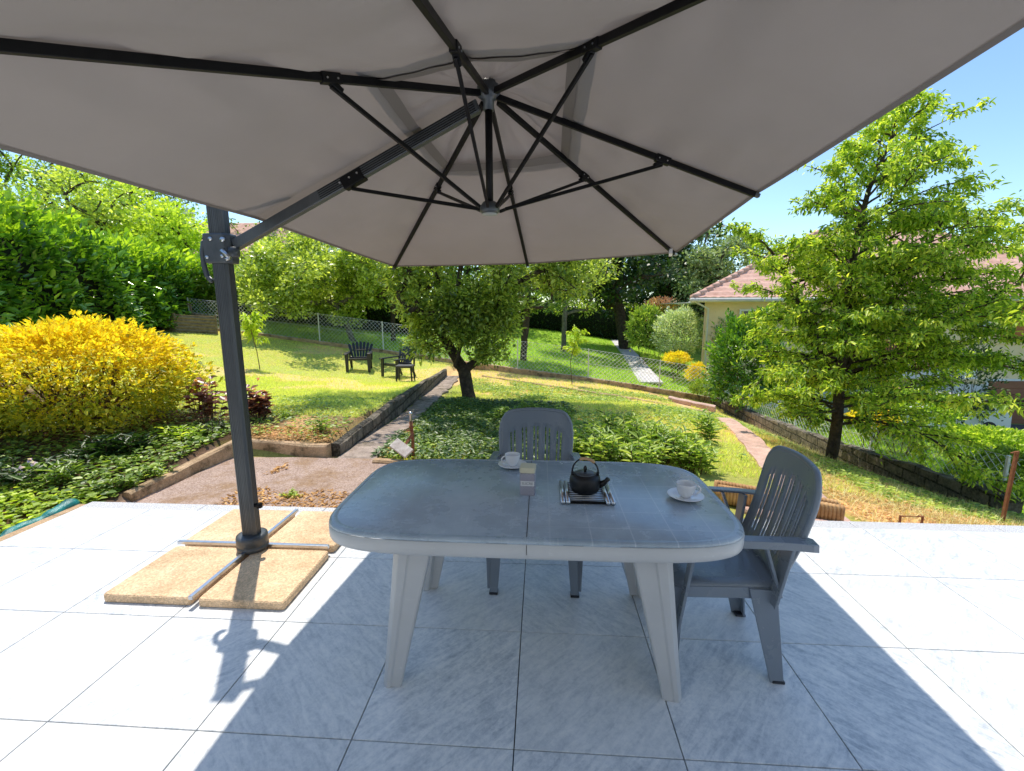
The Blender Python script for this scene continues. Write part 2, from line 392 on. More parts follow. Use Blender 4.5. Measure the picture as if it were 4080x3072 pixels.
def unit(a): return a/(np.linalg.norm(a, axis=-1, keepdims=True)+1e-9)
def leaves(P, D, N, Ln, Wd, fold=.25, droop=.12):
    """folded six-point leaves: P base, D axis, N face normal"""
    n = len(P); D = unit(D); S = unit(np.cross(D, N)); N = unit(np.cross(S, D))
    Ln = np.broadcast_to(Ln, (n,))[:, None]; Wd = np.broadcast_to(Wd, (n,))[:, None]
    b = P; tip = P+D*Ln-N*Ln*droop
    l1 = P+D*Ln*.32+S*Wd*.5+N*Wd*fold; r1 = P+D*Ln*.32-S*Wd*.5+N*Wd*fold
    l2 = P+D*Ln*.7+S*Wd*.36+N*(Wd*fold*.6-Ln*droop*.4); r2 = P+D*Ln*.7-S*Wd*.36+N*(Wd*fold*.6-Ln*droop*.4)
    vs = np.stack([b, l1, l2, tip, r2, r1], 1).reshape(-1, 3)
    k = np.arange(n)[:, None]*6
    fs = np.concatenate([k+np.array([[0, 1, 2, 3]]), k+np.array([[0, 3, 4, 5]])], 1).reshape(-1, 4)
    return vs, fs
def leaves4(P, D, N, Ln, Wd):
    n = len(P); D = unit(D); S = unit(np.cross(D, N))
    Ln = np.broadcast_to(Ln, (n,))[:, None]; Wd = np.broadcast_to(Wd, (n,))[:, None]
    vs = np.stack([P, P+D*Ln*.5+S*Wd*.5, P+D*Ln-unit(N)*Ln*.1, P+D*Ln*.5-S*Wd*.5], 1).reshape(-1, 3)
    k = np.arange(n)[:, None]*4
    return vs, (k+np.array([[0, 1, 2, 3]])).reshape(-1, 4)
def rnd_dir(n): return unit(rng.normal(size=(n, 3)))
def foliage(name, P, mat, parent, size, aspect=.5, up=.4, var=.35, out=None, simple=False, hang=0):
    """leaves at points P, spread outward and tilted up (or hanging)"""
    n = len(P); D = rnd_dir(n)
    if out is not None: D = D*.8+unit(out)
    D[:, 2] += up-hang; N = rnd_dir(n)*.7+V(0, 0, 1)
    if out is not None: N = N+unit(out)*.5
    Ln = size*(1+var*rng.normal(size=n)).clip(.4, 1.8)
    v, f = (leaves4 if simple else leaves)(P, D, N, Ln, Ln*aspect)
    o = link(name, big(v, f), mat, parent); return o

# ------------------------------------------------------------------ ground shape
def tps(pts):
    p = np.array(pts, float); X = p[:, :2]; n = len(p)
    def K(A, B):
        r2 = ((A[:, None]-B[None])**2).sum(-1); return .5*r2*np.log(r2+1e-9)
    A = np.zeros((n+3, n+3)); A[:n, :n] = K(X, X)+np.eye(n)*.02; A[:n, n] = 1; A[:n, n+1:] = X; A[n, :n] = 1; A[n+1:, :n] = X.T
    w = np.linalg.solve(A, np.r_[p[:, 2], 0, 0, 0])
    def f(x, y):
        x = np.asarray(x, float); y = np.asarray(y, float); q = np.stack([x.ravel(), y.ravel()], 1)
        return (K(q, X)@w[:n]+w[n]+q@w[n+1:]).reshape(x.shape)
    return f
YF = 14.0
FX = np.array([-20, -11.2, -10.4, -7.94, -5.6, -1.7, -.74, 1.76, 4.25, 6.2, 9]); FZ = np.array([1.7, .80, .73, .40, .10, -.45, -.56, -.85, -1.24, -1.56, -2.2])
def zfence(x): return np.interp(x, FX, FZ)
G_ = tps([(-3.6, 1.3, -.15), (-2, 1.3, -.15), (0, 1.3, -.15), (2, 1.3, -.14), (4, 1.3, -.35), (7, 1.3, -.6), (9, 2, -.9), (-3.5, 2.9, -.15), (-2.2, 2.9, -.15), (-1.3, 2.9, -.19),
          (1.3, 3.2, -.22), (3.4, 3, -.45), (5.3, 3.2, -.85), (7, 3.2, -1.1), (-1.55, 8.2, -.48), (-3, 12.3, -.58), (-1.7, 13.9, -.62), (0, 13.9, -.82), (1.76, 13.9, -1.0), (4.25, 13.9, -1.42),
          (6, 13.9, -1.72), (4.87, 5.5, -.94), (3.9, 7.4, -.74), (0, 6, -.42), (5.9, 4, -1.08), (5.95, 5, -1.33), (5.95, 6.5, -1.5), (6, 9, -1.66), (6, 11.5, -1.78), (5.0, 8.5, -1.22), (5.0, 11, -1.35), (4.2, 4.2, -.68), (1.5, 10, -.8), (-2.2, 6, -.35)])
L_ = tps([(-3.5, 3, .05), (-2.35, 2.95, 0), (-3.65, 1.9, -.05), (-3.7, 1.2, -.12), (-5, 1.9, .0), (-5, 3, .08), (-5.5, -.5, -.15), (-7, 2, .2), (-9, 5, .5), (-5.3, 11.2, -.3), (-3.7, 10.3, -.37), (-3, 12.3, -.40), (-2.7, 8, -.2),
          (-5, 6, -.04), (-5.6, 13.9, .0), (-7.9, 13.9, .3), (-10.4, 13.9, .65), (-14, 13.9, 1.0), (-12, 8, .75), (-16, 6, 1.1), (-2.5, 13.9, -.42), (-14, 0, .5), (-18, 14, 1.4)])
R_ = tps([(6.3, 2, -1.0), (6.3, 4, -1.25), (6.4, 9, -1.75), (6.4, 13.5, -1.85), (8, 5, -1.8), (10, 9, -2.4), (12, 12, -2.65), (17, 14, -2.75), (22, 8, -2.9), (8, 16, -2.1), (12, 4, -2.3), (20, 2, -2.6), (15, 20, -2.8), (30, 12, -3), (30, 30, -3), (8, 30, -1.2)])
W2 = np.array([(-2.33, 2.93), (-3.02, 12.4)])      # retaining kerb of the lawn beside the path
def xw2(y): return np.interp(y, W2[:, 1], W2[:, 0])
WALL = np.array([(6.02, 3.9), (6.18, 13.95)])      # block wall to the neighbour
def xwall(y): return np.interp(y, WALL[:, 1], WALL[:, 0])
def sstep(a, b, x):
    t_ = np.clip((x-a)/(b-a), 0, 1); return t_*t_*(3-2*t_)
def gz(x, y):
    x = np.asarray(x, float); y = np.asarray(y, float)
    g_, l_, r_ = G_(x, y), L_(x, y), R_(x, y)
    lawn = np.where(y > 2.93, x < xw2(y)-.04, x < -3.62)
    z = np.where(lawn, l_, g_)
    zn = zfence(x)+.045*np.clip(y-YF, 0, 30)+.01*np.clip(y-44, 0, 200)
    z = np.where(y > YF, zn, z)
    rr = sstep(6.2, 6.5, x)*np.where(y > 13.9, sstep(6.3, 10, x), 1.)*sstep(1.5, 3.5, y)
    z = z*(1-rr)+r_*rr
    terr = (x > -3.7) & (y < 1.35)
    z = np.where(terr, np.minimum(z, -.13), z)
    return z
def gz1(x, y): return float(gz(np.array([x]), np.array([y]))[0])
def axis(segs):
    a = [np.arange(lo, hi, st) for lo, hi, st in segs]; return np.concatenate(a+[[segs[-1][1]]])
gx = axis([(-160, -40, 12), (-40, -16, 1.5), (-16, -8, .4), (-8, 7, .12), (7, 24, .5), (24, 60, 3), (60, 160, 10)])
gy = axis([(-20, -2, 2), (-2, 1.0, .3), (1.0, 14.6, .12), (14.6, 34, .6), (34, 70, 3), (70, 220, 10)])
XX, YY = np.meshgrid(gx, gy); XX = XX.astype(float)
ZZ = gz(XX, YY)
def vnoise(x, y, s, seed=0):
    r_ = np.random.default_rng(seed); out = 0
    for k in range(5):
        a = r_.uniform(0, 6.28); b = r_.uniform(0, 6.28, 2); q = s*(1.7**k)
        out = out+np.sin(q*(x*math.cos(a)+y*math.sin(a))+b[0]+1.7*np.sin(q*.6*(x*math.sin(a)-y*math.cos(a))+b[1]))/(1.5**k)
    return out/2.2
fine = (np.abs(XX) < 14) & (YY < 20) & (YY > 1)
ZZ = ZZ+np.where(fine, .012*vnoise(XX, YY, 3.1, 3), 0)
# colours by region
C_ = np.zeros(XX.shape+(3,)); C_[:] = (.17, .26, .05)
lawnm = np.where(YY > 2.93, XX < xw2(YY), XX < -3.62)
gard = (~lawnm) & (YY < YF) & (XX < xwall(YY)) & (YY > 1.0)
n_ = vnoise(XX, YY, .9, 5)[..., None]
C_ = np.where(lawnm[..., None], np.where(n_ > .35, V(.62, .54, .24), V(.42, .48, .13)), C_)
C_ = np.where((lawnm & (YY < 5.2+.5*n_[..., 0]))[..., None], np.where(n_ > .2, V(.50, .34, .19), V(.24, .19, .10)), C_)
C_ = np.where((lawnm & (XX < -3.4) & (YY < 4.3))[..., None], V(.09, .065, .04), C_)  # shrub bed soil, darkened in colour to stand for the shade on it
C_ = np.where(gard[..., None], np.where(n_ > .15, V(.52, .42, .17), V(.34, .38, .10)), C_)
C_ = np.where((gard & (YY < 2.9) & (XX < 1.5))[..., None], V(.48, .37, .30), C_)
C_ = np.where((gard & (XX > 2.7+.12*YY) & (YY < 6.5))[..., None], np.where(n_ > 0, V(.58, .38, .22), V(.36, .30, .12)), C_)
C_ = np.where((gard & (YY > 9.0) & (n_[..., 0] > -.2))[..., None], V(.62, .47, .24), C_)
C_ = np.where(((YY >= YF) & (YY < 60))[..., None], V(.26, .44, .06), C_)
C_ = C_*1.15
ny, nx = XX.shape
idx = np.arange(ny*nx).reshape(ny, nx)
fq = np.stack([idx[:-1, :-1], idx[:-1, 1:], idx[1:, 1:], idx[1:, :-1]], -1).reshape(-1, 4)
me = big(np.stack([XX, YY, ZZ], -1).reshape(-1, 3), fq)
ca = me.color_attributes.new('col', 'FLOAT_COLOR', 'POINT')
ca.data.foreach_set('color', np.concatenate([C_.reshape(-1, 3), np.ones((ny*nx, 1))], 1).astype(np.float32).ravel())
tag(link('ground', me, M['ground'], None, True), kind='structure')

# ------------------------------------------------------------------ terrace
mb = MB(); T = .6; gpx = .0022
for i in range(-6, 16):
    for j in range(-9, 2):
        x0, y0 = i*T+gpx, j*T+gpx; x1, y1 = (i+1)*T-gpx, (j+1)*T-gpx
        b = .0015
        mb.add([(x0, y0, -.02), (x1, y0, -.02), (x1, y1, -.02), (x0, y1, -.02), (x0, y0, -b), (x1, y0, -b), (x1, y1, -b), (x0, y1, -b),
                (x0+b, y0+b, 0), (x1-b, y0+b, 0), (x1-b, y1-b, 0), (x0+b, y1-b, 0)],
               [(0, 1, 5, 4), (1, 2, 6, 5), (2, 3, 7, 6), (3, 0, 4, 7), (4, 5, 9, 8), (5, 6, 10, 9), (6, 7, 11, 10), (7, 4, 8, 11), (8, 9, 10, 11)])
tag(mb.build('terrace_paving', M['tile']), kind='structure')
mb = MB(); mb.box((3.0, -2.1, -.108), (13.2, 6.6, .18)); tag(mb.build('terrace_base', M['joint']), kind='structure')
mb = MB()
for k in range(14):
    x0 = -3.62+k*1.0; mb.box((x0+.498, 1.262, -.07), (.996, .12, .13))
tag(mb.build('terrace_edge', M['granite'], bevel=.004), kind='structure')
mb = MB()
for k in range(6):
    mb.box((-3.665, 1.3-k*1.0-.5, -.08), (.10, .99, .13), rz=.01*(k % 3-1))
tag(mb.build('terrace_side_edge', M['curb'], bevel=.006), kind='structure')

def ribbon(name, pts, widths, lift, mat, kind='structure', seg=.25, wob=.02, thick=.05):
    """a strip laid on the ground along a line"""
    pts = [V(*p) for p in pts]; c = []
    for i in range(len(pts)-1):
        n = max(2, int(np.linalg.norm(pts[i+1]-pts[i])/seg))
        for k in range(n): c.append((pts[i]+(pts[i+1]-pts[i])*k/n, widths[i]+(widths[i+1]-widths[i])*k/n))
    c.append((pts[-1], widths[-1]))
    ln, rt = [], []
    for i, (p, w_) in enumerate(c):
        d = c[min(i+1, len(c)-1)][0]-c[max(i-1, 0)][0]; d /= np.linalg.norm(d); s_ = V(d[1], -d[0])
        a = p-s_*(w_/2+wob*rng.normal()); b = p+s_*(w_/2+wob*rng.normal())
        z = max(gz1(*a), gz1(*b), gz1(*p))+lift
        ln.append((*a, z)); rt.append((*b, z))
    mb = MB(); n = len(ln)
    vs = ln+rt+[(x, y, z-thick) for x, y, z in ln]+[(x, y, z-thick) for x, y, z in rt]
    fs = []
    for i in range(n-1):
        fs += [(i, n+i, n+i+1, i+1), (i, i+1, 2*n+i+1, 2*n+i), (n+i, 3*n+i, 3*n+i+1, n+i+1)]
    fs += [(0, 2*n, 3*n, n)]
    mb.add(vs, fs)
    o = mb.build(name, mat)
    if kind: tag(o, kind=kind)
    return o
ribbon('garden_path', [(-2.03, 2.85), (-2.35, 7), (-2.72, 12.3)], [.46, .42, .44], .012, M['path'], thick=.1, wob=.03)

ribbon('gravel_yard', [(-3.5, 2.1), (-2.2, 2.12), (-.9, 2.1), (1.4, 2.05)], [1.5, 1.5, 1.45, 1.35], .018, M['gravel'], wob=.02)
ribbon('sloping_path', [(2.36, 1.36), (2.95, 3.3), (3.5, 5.4), (3.95, 7.6)], [.42, .36, .34, .32], .015, M['redpath'])
a_, b_ = atz(1338, 733, -.35)[:2], atz(1395, 842, -1.1)[:2]
pA, pB = at(1332, 730, 30)[:2], at(1405, 842, 14.6)[:2]
ribbon('neighbour_path', [pB, (pB*.5+pA*.5)+V(.1, 0), pA], [.85, .8, .78], .03, M['greypath'], seg=.6, wob=.01)
ribbon('driveway', [(13.5, 13.2), (25, 13.6)], [4.4, 4.4], .03, M['asphalt'], seg=.6, wob=0)

# ------------------------------------------------------------------ low walls and kerbs
def kerb(name, label, cat, pts, top0, thick, mat, base=None, group=None, bev=.012, uvm=False, depth=.25, jitter=.006, part_label=None):
    """low wall along pts = (x, y, ztop); goes below ground"""
    c = []
    for i in range(len(pts)-1):
        a, b = V(*pts[i]), V(*pts[i+1]); n = max(2, int(np.linalg.norm((b-a)[:2])/.22))
        for k in range(n): c.append(a+(b-a)*k/n)
    c.append(V(*pts[-1]))
    rings = []; uv = []; s_ = 0
    for i, p in enumerate(c):
        d = c[min(i+1, len(c)-1)]-c[max(i-1, 0)]; d[2] = 0; d /= np.linalg.norm(d); q = V(d[1], -d[0], 0)
        zb = min(gz1(p[0]-q[0]*.25, p[1]-q[1]*.25), gz1(p[0]+q[0]*.25, p[1]+q[1]*.25))-depth
        j = lambda: jitter*rng.normal()
        zt = p[2]+j()
        ch = min(.02, thick*.2)
        rings.append([(p[0]-q[0]*thick/2, p[1]-q[1]*thick/2, zb), (p[0]-q[0]*(thick/2+j()), p[1]-q[1]*(thick/2+j()), zt-ch), (p[0]-q[0]*(thick/2-ch), p[1]-q[1]*(thick/2-ch), zt),
                      (p[0]+q[0]*(thick/2-ch), p[1]+q[1]*(thick/2-ch), zt+j()*.5), (p[0]+q[0]*(thick/2+j()), p[1]+q[1]*(thick/2+j()), zt-ch), (p[0]+q[0]*thick/2, p[1]+q[1]*thick/2, zb)])
        if i: s_ += np.linalg.norm((c[i]-c[i-1])[:2])
        uv.append(s_)
    mb = MB(); mb.loft(rings)
    o = mb.build(name, mat)
    if uvm:
        ul = o.data.uv_layers.new(name='UVMap'); nr = len(rings[0])
        for lp in o.data.loops:
            vi = lp.vertex_index; co_ = o.data.vertices[vi].co
            ul.data[lp.index].uv = (uv[vi//nr], co_.z)
    return tag(o, label, cat, group)
kerb('garden_kerb', 'stained concrete kerb between the shrub bed and the pink gravel', 'kerb', [(-3.62, 1.62, -.06), (-3.58, 2.3, -.01), (-3.5, 2.97, .05)], 0, .09, M['curb'])
kerb('garden_kerb', 'low mossy kerb holding up the front edge of the lawn', 'kerb', [(-3.47, 3.03, .045), (-2.9, 3.0, .02), (-2.38, 2.95, 0)], 0, .12, M['curb'])
kerb('garden_kerb', 'long dark kerb running back along the lawn beside the path', 'kerb', [(-2.33, 3.0, .0), (-2.5, 5.5, -.02), (-2.72, 8.4, -.14), (-2.92, 11, -.30), (-3.0, 12.3, -.36)], 0, .12, M['block'], uvm=True)
kerb('garden_kerb', 'short concrete kerb beside the rusty standpipe', 'kerb', [(-1.78, 2.78, -.10), (-1.28, 2.74, -.11)], 0, .11, M['curb'])
kerb('garden_kerb', 'low crumbling kerb crossing the far end of the vegetable plot', 'kerb', [(*at(1042, 812, 12.6)[:2], gz1(-1.0, 12.6)+.1), (*at(1200, 838, 11.6)[:2], gz1(.9, 11.6)+.08), (*at(1360, 870, 10.2)[:2], gz1(2.8, 10.2)+.08), (*at(1533, 893, 9.2)[:2], gz1(4.3, 9.2)+.08)], 0, .10, M['curb'])
kerb('stone_step', 'pinkish stone step below the right end of the fence', 'step', [(*at(1445, 862, 11.0)[:2], gz1(3.9, 11)+.16), (*at(1545, 880, 10.4)[:2], gz1(4.7, 10.4)+.16)], 0, .22, M['redpath'])
xs = [-13, -11.2, -9, -6, -3.2, 0, 2.5, 4.3, 6.1]
kerb('boundary_wall', 'long low concrete wall under the wire fence', 'wall', [(x, YF, float(zfence(x))+.02) for x in xs], 0, .16, M['curb'], depth=.3, uvm=False)
kerb('block_wall', 'dark old blockwork wall sloping down to the neighbour garden', 'wall', [(6.05, 3.75, -.80), (6.07, 4.6, -.86), (6.11, 8, -1.18), (6.16, 11, -1.37), (6.18, 13.85, -1.5)], 0, .18, M['block'], depth=.5, uvm=True, jitter=.012)

# ------------------------------------------------------------------ wire fences
def wire_fence(name, label, pts, h, step, posts, wire=.0035):
    base = V(*pts[0]); tI = thing(name, label, 'fence', base)
    cum = [0]
    for i in range(len(pts)-1): cum.append(cum[-1]+np.linalg.norm(V(*pts[i+1])[:2]-V(*pts[i])[:2]))
    P_ = np.array(pts, float)
    def pt(s_, t_):
        return V(np.interp(s_, cum, P_[:, 0]), np.interp(s_, cum, P_[:, 1]), np.interp(s_, cum, P_[:, 2])+t_*h)
    Ltot = cum[-1]; segs = []
    for sgn in (1, -1):
        s0 = -h
        while s0 < Ltot+h:
            lo = max(0, -s0 if sgn > 0 else 0); pts_ = []
            for k in range(7):
                t_ = k/6; s_ = s0+t_*h*sgn
                pts_.append((s_, t_))
            for k in range(6):
                (sa, ta), (sb, tb) = pts_[k], pts_[k+1]
                if 0 <= sa <= Ltot and 0 <= sb <= Ltot: segs.append((pt(sa, ta), pt(sb, tb)))
            s0 += step
    ns = int(Ltot/.5)
    for t_ in (0.02, .5, 1.0):
        for k in range(ns): segs.append((pt(Ltot*k/ns, t_), pt(Ltot*(k+1)/ns, t_)))
    A = np.array([s_[0] for s_ in segs]); B = np.array([s_[1] for s_ in segs]); D = unit(B-A)
    X1 = unit(np.cross(D, V(0, 1, .2))); Y1 = np.cross(D, X1); r_ = wire
    ring = [X1*math.cos(a)+Y1*math.sin(a) for a in (0, 2.094, 4.189)]
    vs = np.stack([A+r_*q for q in ring]+[B+r_*q for q in ring], 1).reshape(-1, 3)
    k = np.arange(len(segs))[:, None]*6
    fs = np.concatenate([k+np.array([[0, 1, 4, 3]]), k+np.array([[1, 2, 5, 4]]), k+np.array([[2, 0, 3, 5]])], 1).reshape(-1, 4)
    link('wire_mesh', big(vs, fs), M['galv'], tI)
    for s_ in posts:
        m = MB(); a, b = pt(s_, -.12), pt(s_, 1.03)
        m.box((a+b)/2, (.035, .035, b[2]-a[2])); m.build('post', M['galv'], tI, bevel=.004)
    return tI
fpts = [(x, YF-.02, float(zfence(x))) for x in np.linspace(-12.9, 6.1, 30)]
wire_fence('wire_fence', 'diamond wire fence along the back of the garden', fpts, 1.0, .14, [x+12.9 for x in (-12.8, -10.36, -7.94, -5.6, -3.2, -.74, 1.76, 4.25, 6.0)], .0058)
wp = [(6.22, y, z) for y, z in ((3.9, -.85), (6, -1.0), (8, -1.2), (11, -1.38), (13.8, -1.5))]
wire_fence('wire_fence', 'wire fence behind the dark block wall under the peach tree', wp, .5, .13, (.2, 2.6, 5.1, 7.6, 9.8), .004)

# ------------------------------------------------------------------ trees
def grow(name, label, base, trunks, centers, leafmat_, leaf, nleaf, clump, bark, r0=.1, group=None, cat='tree', simple=False, aspect=.5, hang=0, up=.4, wander=.12, twig=True, rmin=.006, out_w=.0, nb=5):
    """a tree: trunk lines, boughs reaching for clump centres, leaves round the clumps"""
    base = V(*base); tI = thing(name, label, cat, base, group=group)
    nodes = []; par = []; cnt = []
    def add(p, q): nodes.append(V(*p)); par.append(q); cnt.append(0); return len(nodes)-1
    root = add(base-V(0, 0, .15), -1); chains = []
    for tr in trunks:
        prev = root; start = 0
        ch = [root]
        if isinstance(tr[0], int): # start from the nearest node of the first trunk
            tr = tr[1:]
            d = [np.linalg.norm(n-V(*tr[0])) for n in nodes]; prev = int(np.argmin(d)); ch = [prev]; tr = tr[1:]
        pts = [nodes[prev]]+[V(*p) for p in tr]
        for i in range(len(pts)-1):
            n = max(2, int(np.linalg.norm(pts[i+1]-pts[i])/.25))
            for k in range(1, n+1):
                p = pts[i]+(pts[i+1]-pts[i])*k/n+rng.normal(size=3)*.012
                prev = add(p, prev); ch.append(prev)
        chains.append(ch)
    centers = np.array(centers); tp = np.array(nodes).mean(0)
    order = np.argsort(((centers-tp)**2).sum(1))
    for ci in order:
        c = centers[ci]; A = np.array(nodes[2:]); d = np.linalg.norm(A-c, axis=1)+.9*np.clip(A[:, 2]-c[2]+.05, 0, None)
        j = int(np.argmin(d))+2; a = nodes[j]; Ld = np.linalg.norm(c-a)
        if Ld < .08: continue
        n = max(2, int(Ld/.3)); mid = (a+c)/2+V(*(rng.normal(size=3)*Ld*wander)); mid[2] += Ld*.08
        prev = j; ch = [j]
        for k in range(1, n+1):
            u_ = k/n; p = (1-u_)**2*a+2*u_*(1-u_)*mid+u_*u_*c; prev = add(p, prev); ch.append(prev)
        chains.append(ch)
        q = prev
        while q >= 0: cnt[q] += 1; q = par[q]
    mxc = max(cnt[0:3]+[1])
    rad = lambda i: max(rmin, r0*(max(cnt[i], .4)/mxc)**.44)
    mb = MB()
    for ch in chains:
        if len(ch) < 2: continue
        rr = [rad(i) for i in ch]; rr[0] = rr[1] if ch[0] != root else rr[0]*1.25
        mb.tube([nodes[i] for i in ch], rr, nb if rr[0] < .03 else 8, cap=False)
    mb.build('trunk', bark, tI, True)
    k = max(1, int(nleaf/len(centers)))
    C = np.repeat(centers, k, 0); n = len(C)
    off = rnd_dir(n)*(rng.random((n, 1))**.45)*clump*V(1, 1, .72)*(rng.uniform(.6, 1.25, size=(len(centers), 1)).repeat(k, 0))
    P = C+off
    foliage('crown', P, leafmat_, tI, leaf, aspect, up, out=off+(P-centers.mean(0))*out_w, simple=simple, hang=hang)
    return tI
def blob(c, r, n, shell=.35, noise=.25, seed=1):
    """clump centres filling an uneven ellipsoid"""
    r_ = np.random.default_rng(seed); d = unit(r_.normal(size=(n*3, 3))); u_ = r_.random((n*3, 1))
    rr = (shell+(1-shell)*u_)**.6
    k = 1+noise*np.sin(3.1*d[:, :1]*2+seed)*np.cos(2.3*d[:, 1:2]*2+seed*2)+noise*.6*np.sin(7*d[:, 2:3]+4*d[:, :1]+seed)
    p = V(*c)+d*rr*k*V(*r)
    return p[:n]

# central fruit tree
tb = V(-1.55, 8.2, gz1(-1.55, 8.2))
f1 = at(1000, 800, 8.2); l1 = at(945, 700, 8.1); l2 = at(905, 610, 8.3); l3 = at(800, 540, 8.6); r1 = at(1040, 770, 8.2); r2 = at(1060, 680, 8.4); r3 = at(1085, 560, 8.6)
cc = np.concatenate([blob((-1.3, 8.4, 3.3), (2.0, 1.9, 1.2), 90, .2, .3, 3), blob((-3.8, 7.4, 4.25), (1.7, 1.5, .55), 44, .2, .3, 5), blob((-.7, 6.6, 4.4), (2.0, 1.9, .6), 60, .2, .3, 6),
                     blob((.6, 8.6, 2.7), (1.0, 1.2, .9), 34, .2, .3, 9), blob((-2.75, 8.2, 2.2), (.65, .8, .8), 26, .2, .3, 8), blob((-1.0, 7.9, 1.75), (.55, .6, .75), 22, .2, .3, 11), blob((-1.9, 8.1, 1.55), (.7, .5, .5), 16, .2, .3, 12),
                     blob(at(905, 690, 8.1), (.42, .5, .42), 14, .1, .3, 13), blob(at(1085, 690, 8.0), (.36, .5, .5), 14, .1, .3, 14), blob(at(985, 655, 7.8), (.8, .5, .45), 18, .1, .3, 15), blob(at(1055, 755, 7.9), (.25, .3, .3), 6, .2, .3, 16), blob(at(925, 745, 8.0), (.3, .3, .3), 6, .2, .3, 17), blob(at(1000, 725, 7.8), (.45, .3, .35), 9, .2, .3, 18)])
grow('fruit_tree', 'old forked fruit tree with a wide leafy crown beside the garden path', tb,
     [[f1, l1, l2, l3], [0, f1, r1, r2, r3], [0, l1, at(985, 640, 8.0), at(1000, 560, 8.0)], [0, f1, at(985, 790, 8.0), at(1010, 690, 7.8), at(1040, 600, 7.6)]],
     cc, L['fruit'], .085, 50000, .40, M['bark'], .150, hang=.25, aspect=.52, nb=6)

# peach tree on the right: layered level boughs
pb = V(4.87, 5.5, gz1(4.87, 5.5)); ptop = at(1975, 235, 5.4)
tI = thing('peach_tree', 'tall young peach tree with level boughs in front of the block wall', 'tree', pb)
mb = MB(); lead = []
kp = [pb-V(0, 0, .12), at(1806, 940, 5.5), at(1812, 860, 5.5), at(1826, 700, 5.5), at(1842, 560, 5.5), at(1872, 420, 5.45), at(1925, 300, 5.4), ptop]
kc = np.r_[0, np.cumsum([np.linalg.norm(kp[i+1]-kp[i]) for i in range(7)])]
for k in range(15):
    q = kc[-1]*k/14; lead.append(V(*[np.interp(q, kc, [p[a] for p in kp]) for a in range(3)]))
mb.tube(lead, [.085*(1-k/14)**.8+.008 for k in range(15)], 8)
st2 = [lead[3]]
for k in range(1, 9): st2.append(lead[3]+V(-.10*k-.004*k*k, .06*k, .30*k))
mb.tube(st2, [.05*(1-k/9)+.006 for k in range(9)], 7)
st3 = [lead[4]]
for k in range(1, 9): st3.append(lead[4]+V(.17*k, .02*k, .30*k))
mb.tube(st3, [.045*(1-k/9)+.006 for k in range(9)], 7)
LP, LD = [], []
def peach_branch(a, d, ln, r_, depth):
    n = max(4, int(ln/.11)); p = V(*a); d = unit(V(*d)); pts = [p.copy()]
    for k in range(n):
        d = unit(d+rng.normal(size=3)*.10+V(0, 0, -.035 if depth == 0 else -.02)); p = p+d*ln/n; pts.append(p.copy())
        if depth < 2 and k > 0 and rng.random() < (.85 if depth == 0 else .42):
            sd = rng.choice([-1, 1]); s_ = unit(np.cross(d, V(0, 0, 1)))*sd
            peach_branch(p, d*.75+s_*.9+V(0, 0, .12*rng.normal()+.08), ln*rng.uniform(.22, .5)*(1-.5*k/n), r_*.5, depth+1)
        m = 4 if depth == 0 else 6
        if k > 1 or depth > 0:
            for q in range(m):
                LP.append(p+rng.normal(size=3)*.02-d*rng.random()*ln/n); LD.append(d*.5+rnd_dir(1)[0]*.75+V(0, 0, -.35))
    mb.tube(pts, [max(.0028, r_*(1-k/(n+1))) for k in range(n+1)], 5, cap=False)
for st, n0, lo, hi in ((lead, 84, .13, .99), (st2, 26, .2, 1.0), (st3, 26, .2, 1.0)):
    for k in range(n0):
        u_ = lo+(hi-lo)*(k+rng.random()*.6)/n0; q = u_*(len(st)-1); i = min(int(q), len(st)-2); p = st[i]+(st[i+1]-st[i])*(q-i)
        h = (p[2]-pb[2])/(ptop[2]-pb[2]); ang = k*2.4+rng.random()
        ln = (1.85*(1-h**2.6)+.30)*(1 if math.cos(ang) > 0 else (.66 if h > .35 else .9))*rng.uniform(.78, 1.12)*(1 if st is lead else .75)
        if st is lead and h < .4: ln *= .95+.25*math.cos(ang)
        peach_branch(p, (math.cos(ang), math.sin(ang)*.8, -.02+.75*h+.25*rng.random()), ln, .016+.012*(1-h), 0)
mb.build('trunk', M['bark'], tI, True)
LP = np.array(LP); LD = np.array(LD); nL = len(LP)
ln = .068*(1+.28*rng.normal(size=nL)).clip(.5, 1.7)
LP += rng.normal(size=(nL, 3))*.03
v, f = leaves(LP, LD, rnd_dir(nL)*.6+V(0, 0, 1), ln, ln*.38, .22, .28)
link('crown', big(v, f), L['lime'], tI)
print('peach leaves', nL)

# orchard and far trees
def far_tree(name, label, px, py, Y, cpx, cpy, rw, rh, mat, n=60, leaf=.16, nl=7000, clump=.8, r0=.14, bark='bark', seed=1, group=None, ry=None, shell=.25, aspect=.6):
    x, _, _ = at(px, py, Y); b = V(x, Y, gz1(x, Y)); c = at(cpx, cpy, Y)
    tI = grow(name, label, b, [[b+(c-b)*V(.3, 0, .35), b+(c-b)*V(.8, 0, .75), c]], blob(c, (rw, ry or rw*.8, rh), n, shell, .28, seed), L[mat], leaf, nl, clump, M[bark], r0, group=group, simple=True, aspect=aspect, hang=.15)
    return tI
far_tree('pear_tree', 'light leafy pear tree hanging over the fence behind the resin chairs', 767, 740, 14.9, 685, 590, 3.1, 1.75, 'apple', 110, .125, 34000, .6, .11, 'barkgrey', 31, shell=.2)
GO = 'orchard trees on the lawn beyond the fence'
far_tree('orchard_tree', 'thin straight orchard tree left of the forked fruit tree, beyond the fence', 848, 725, 16.4, 850, 580, 2.0, 1.7, 'apple', 40, .12, 6000, .6, .10, seed=4, group=GO)
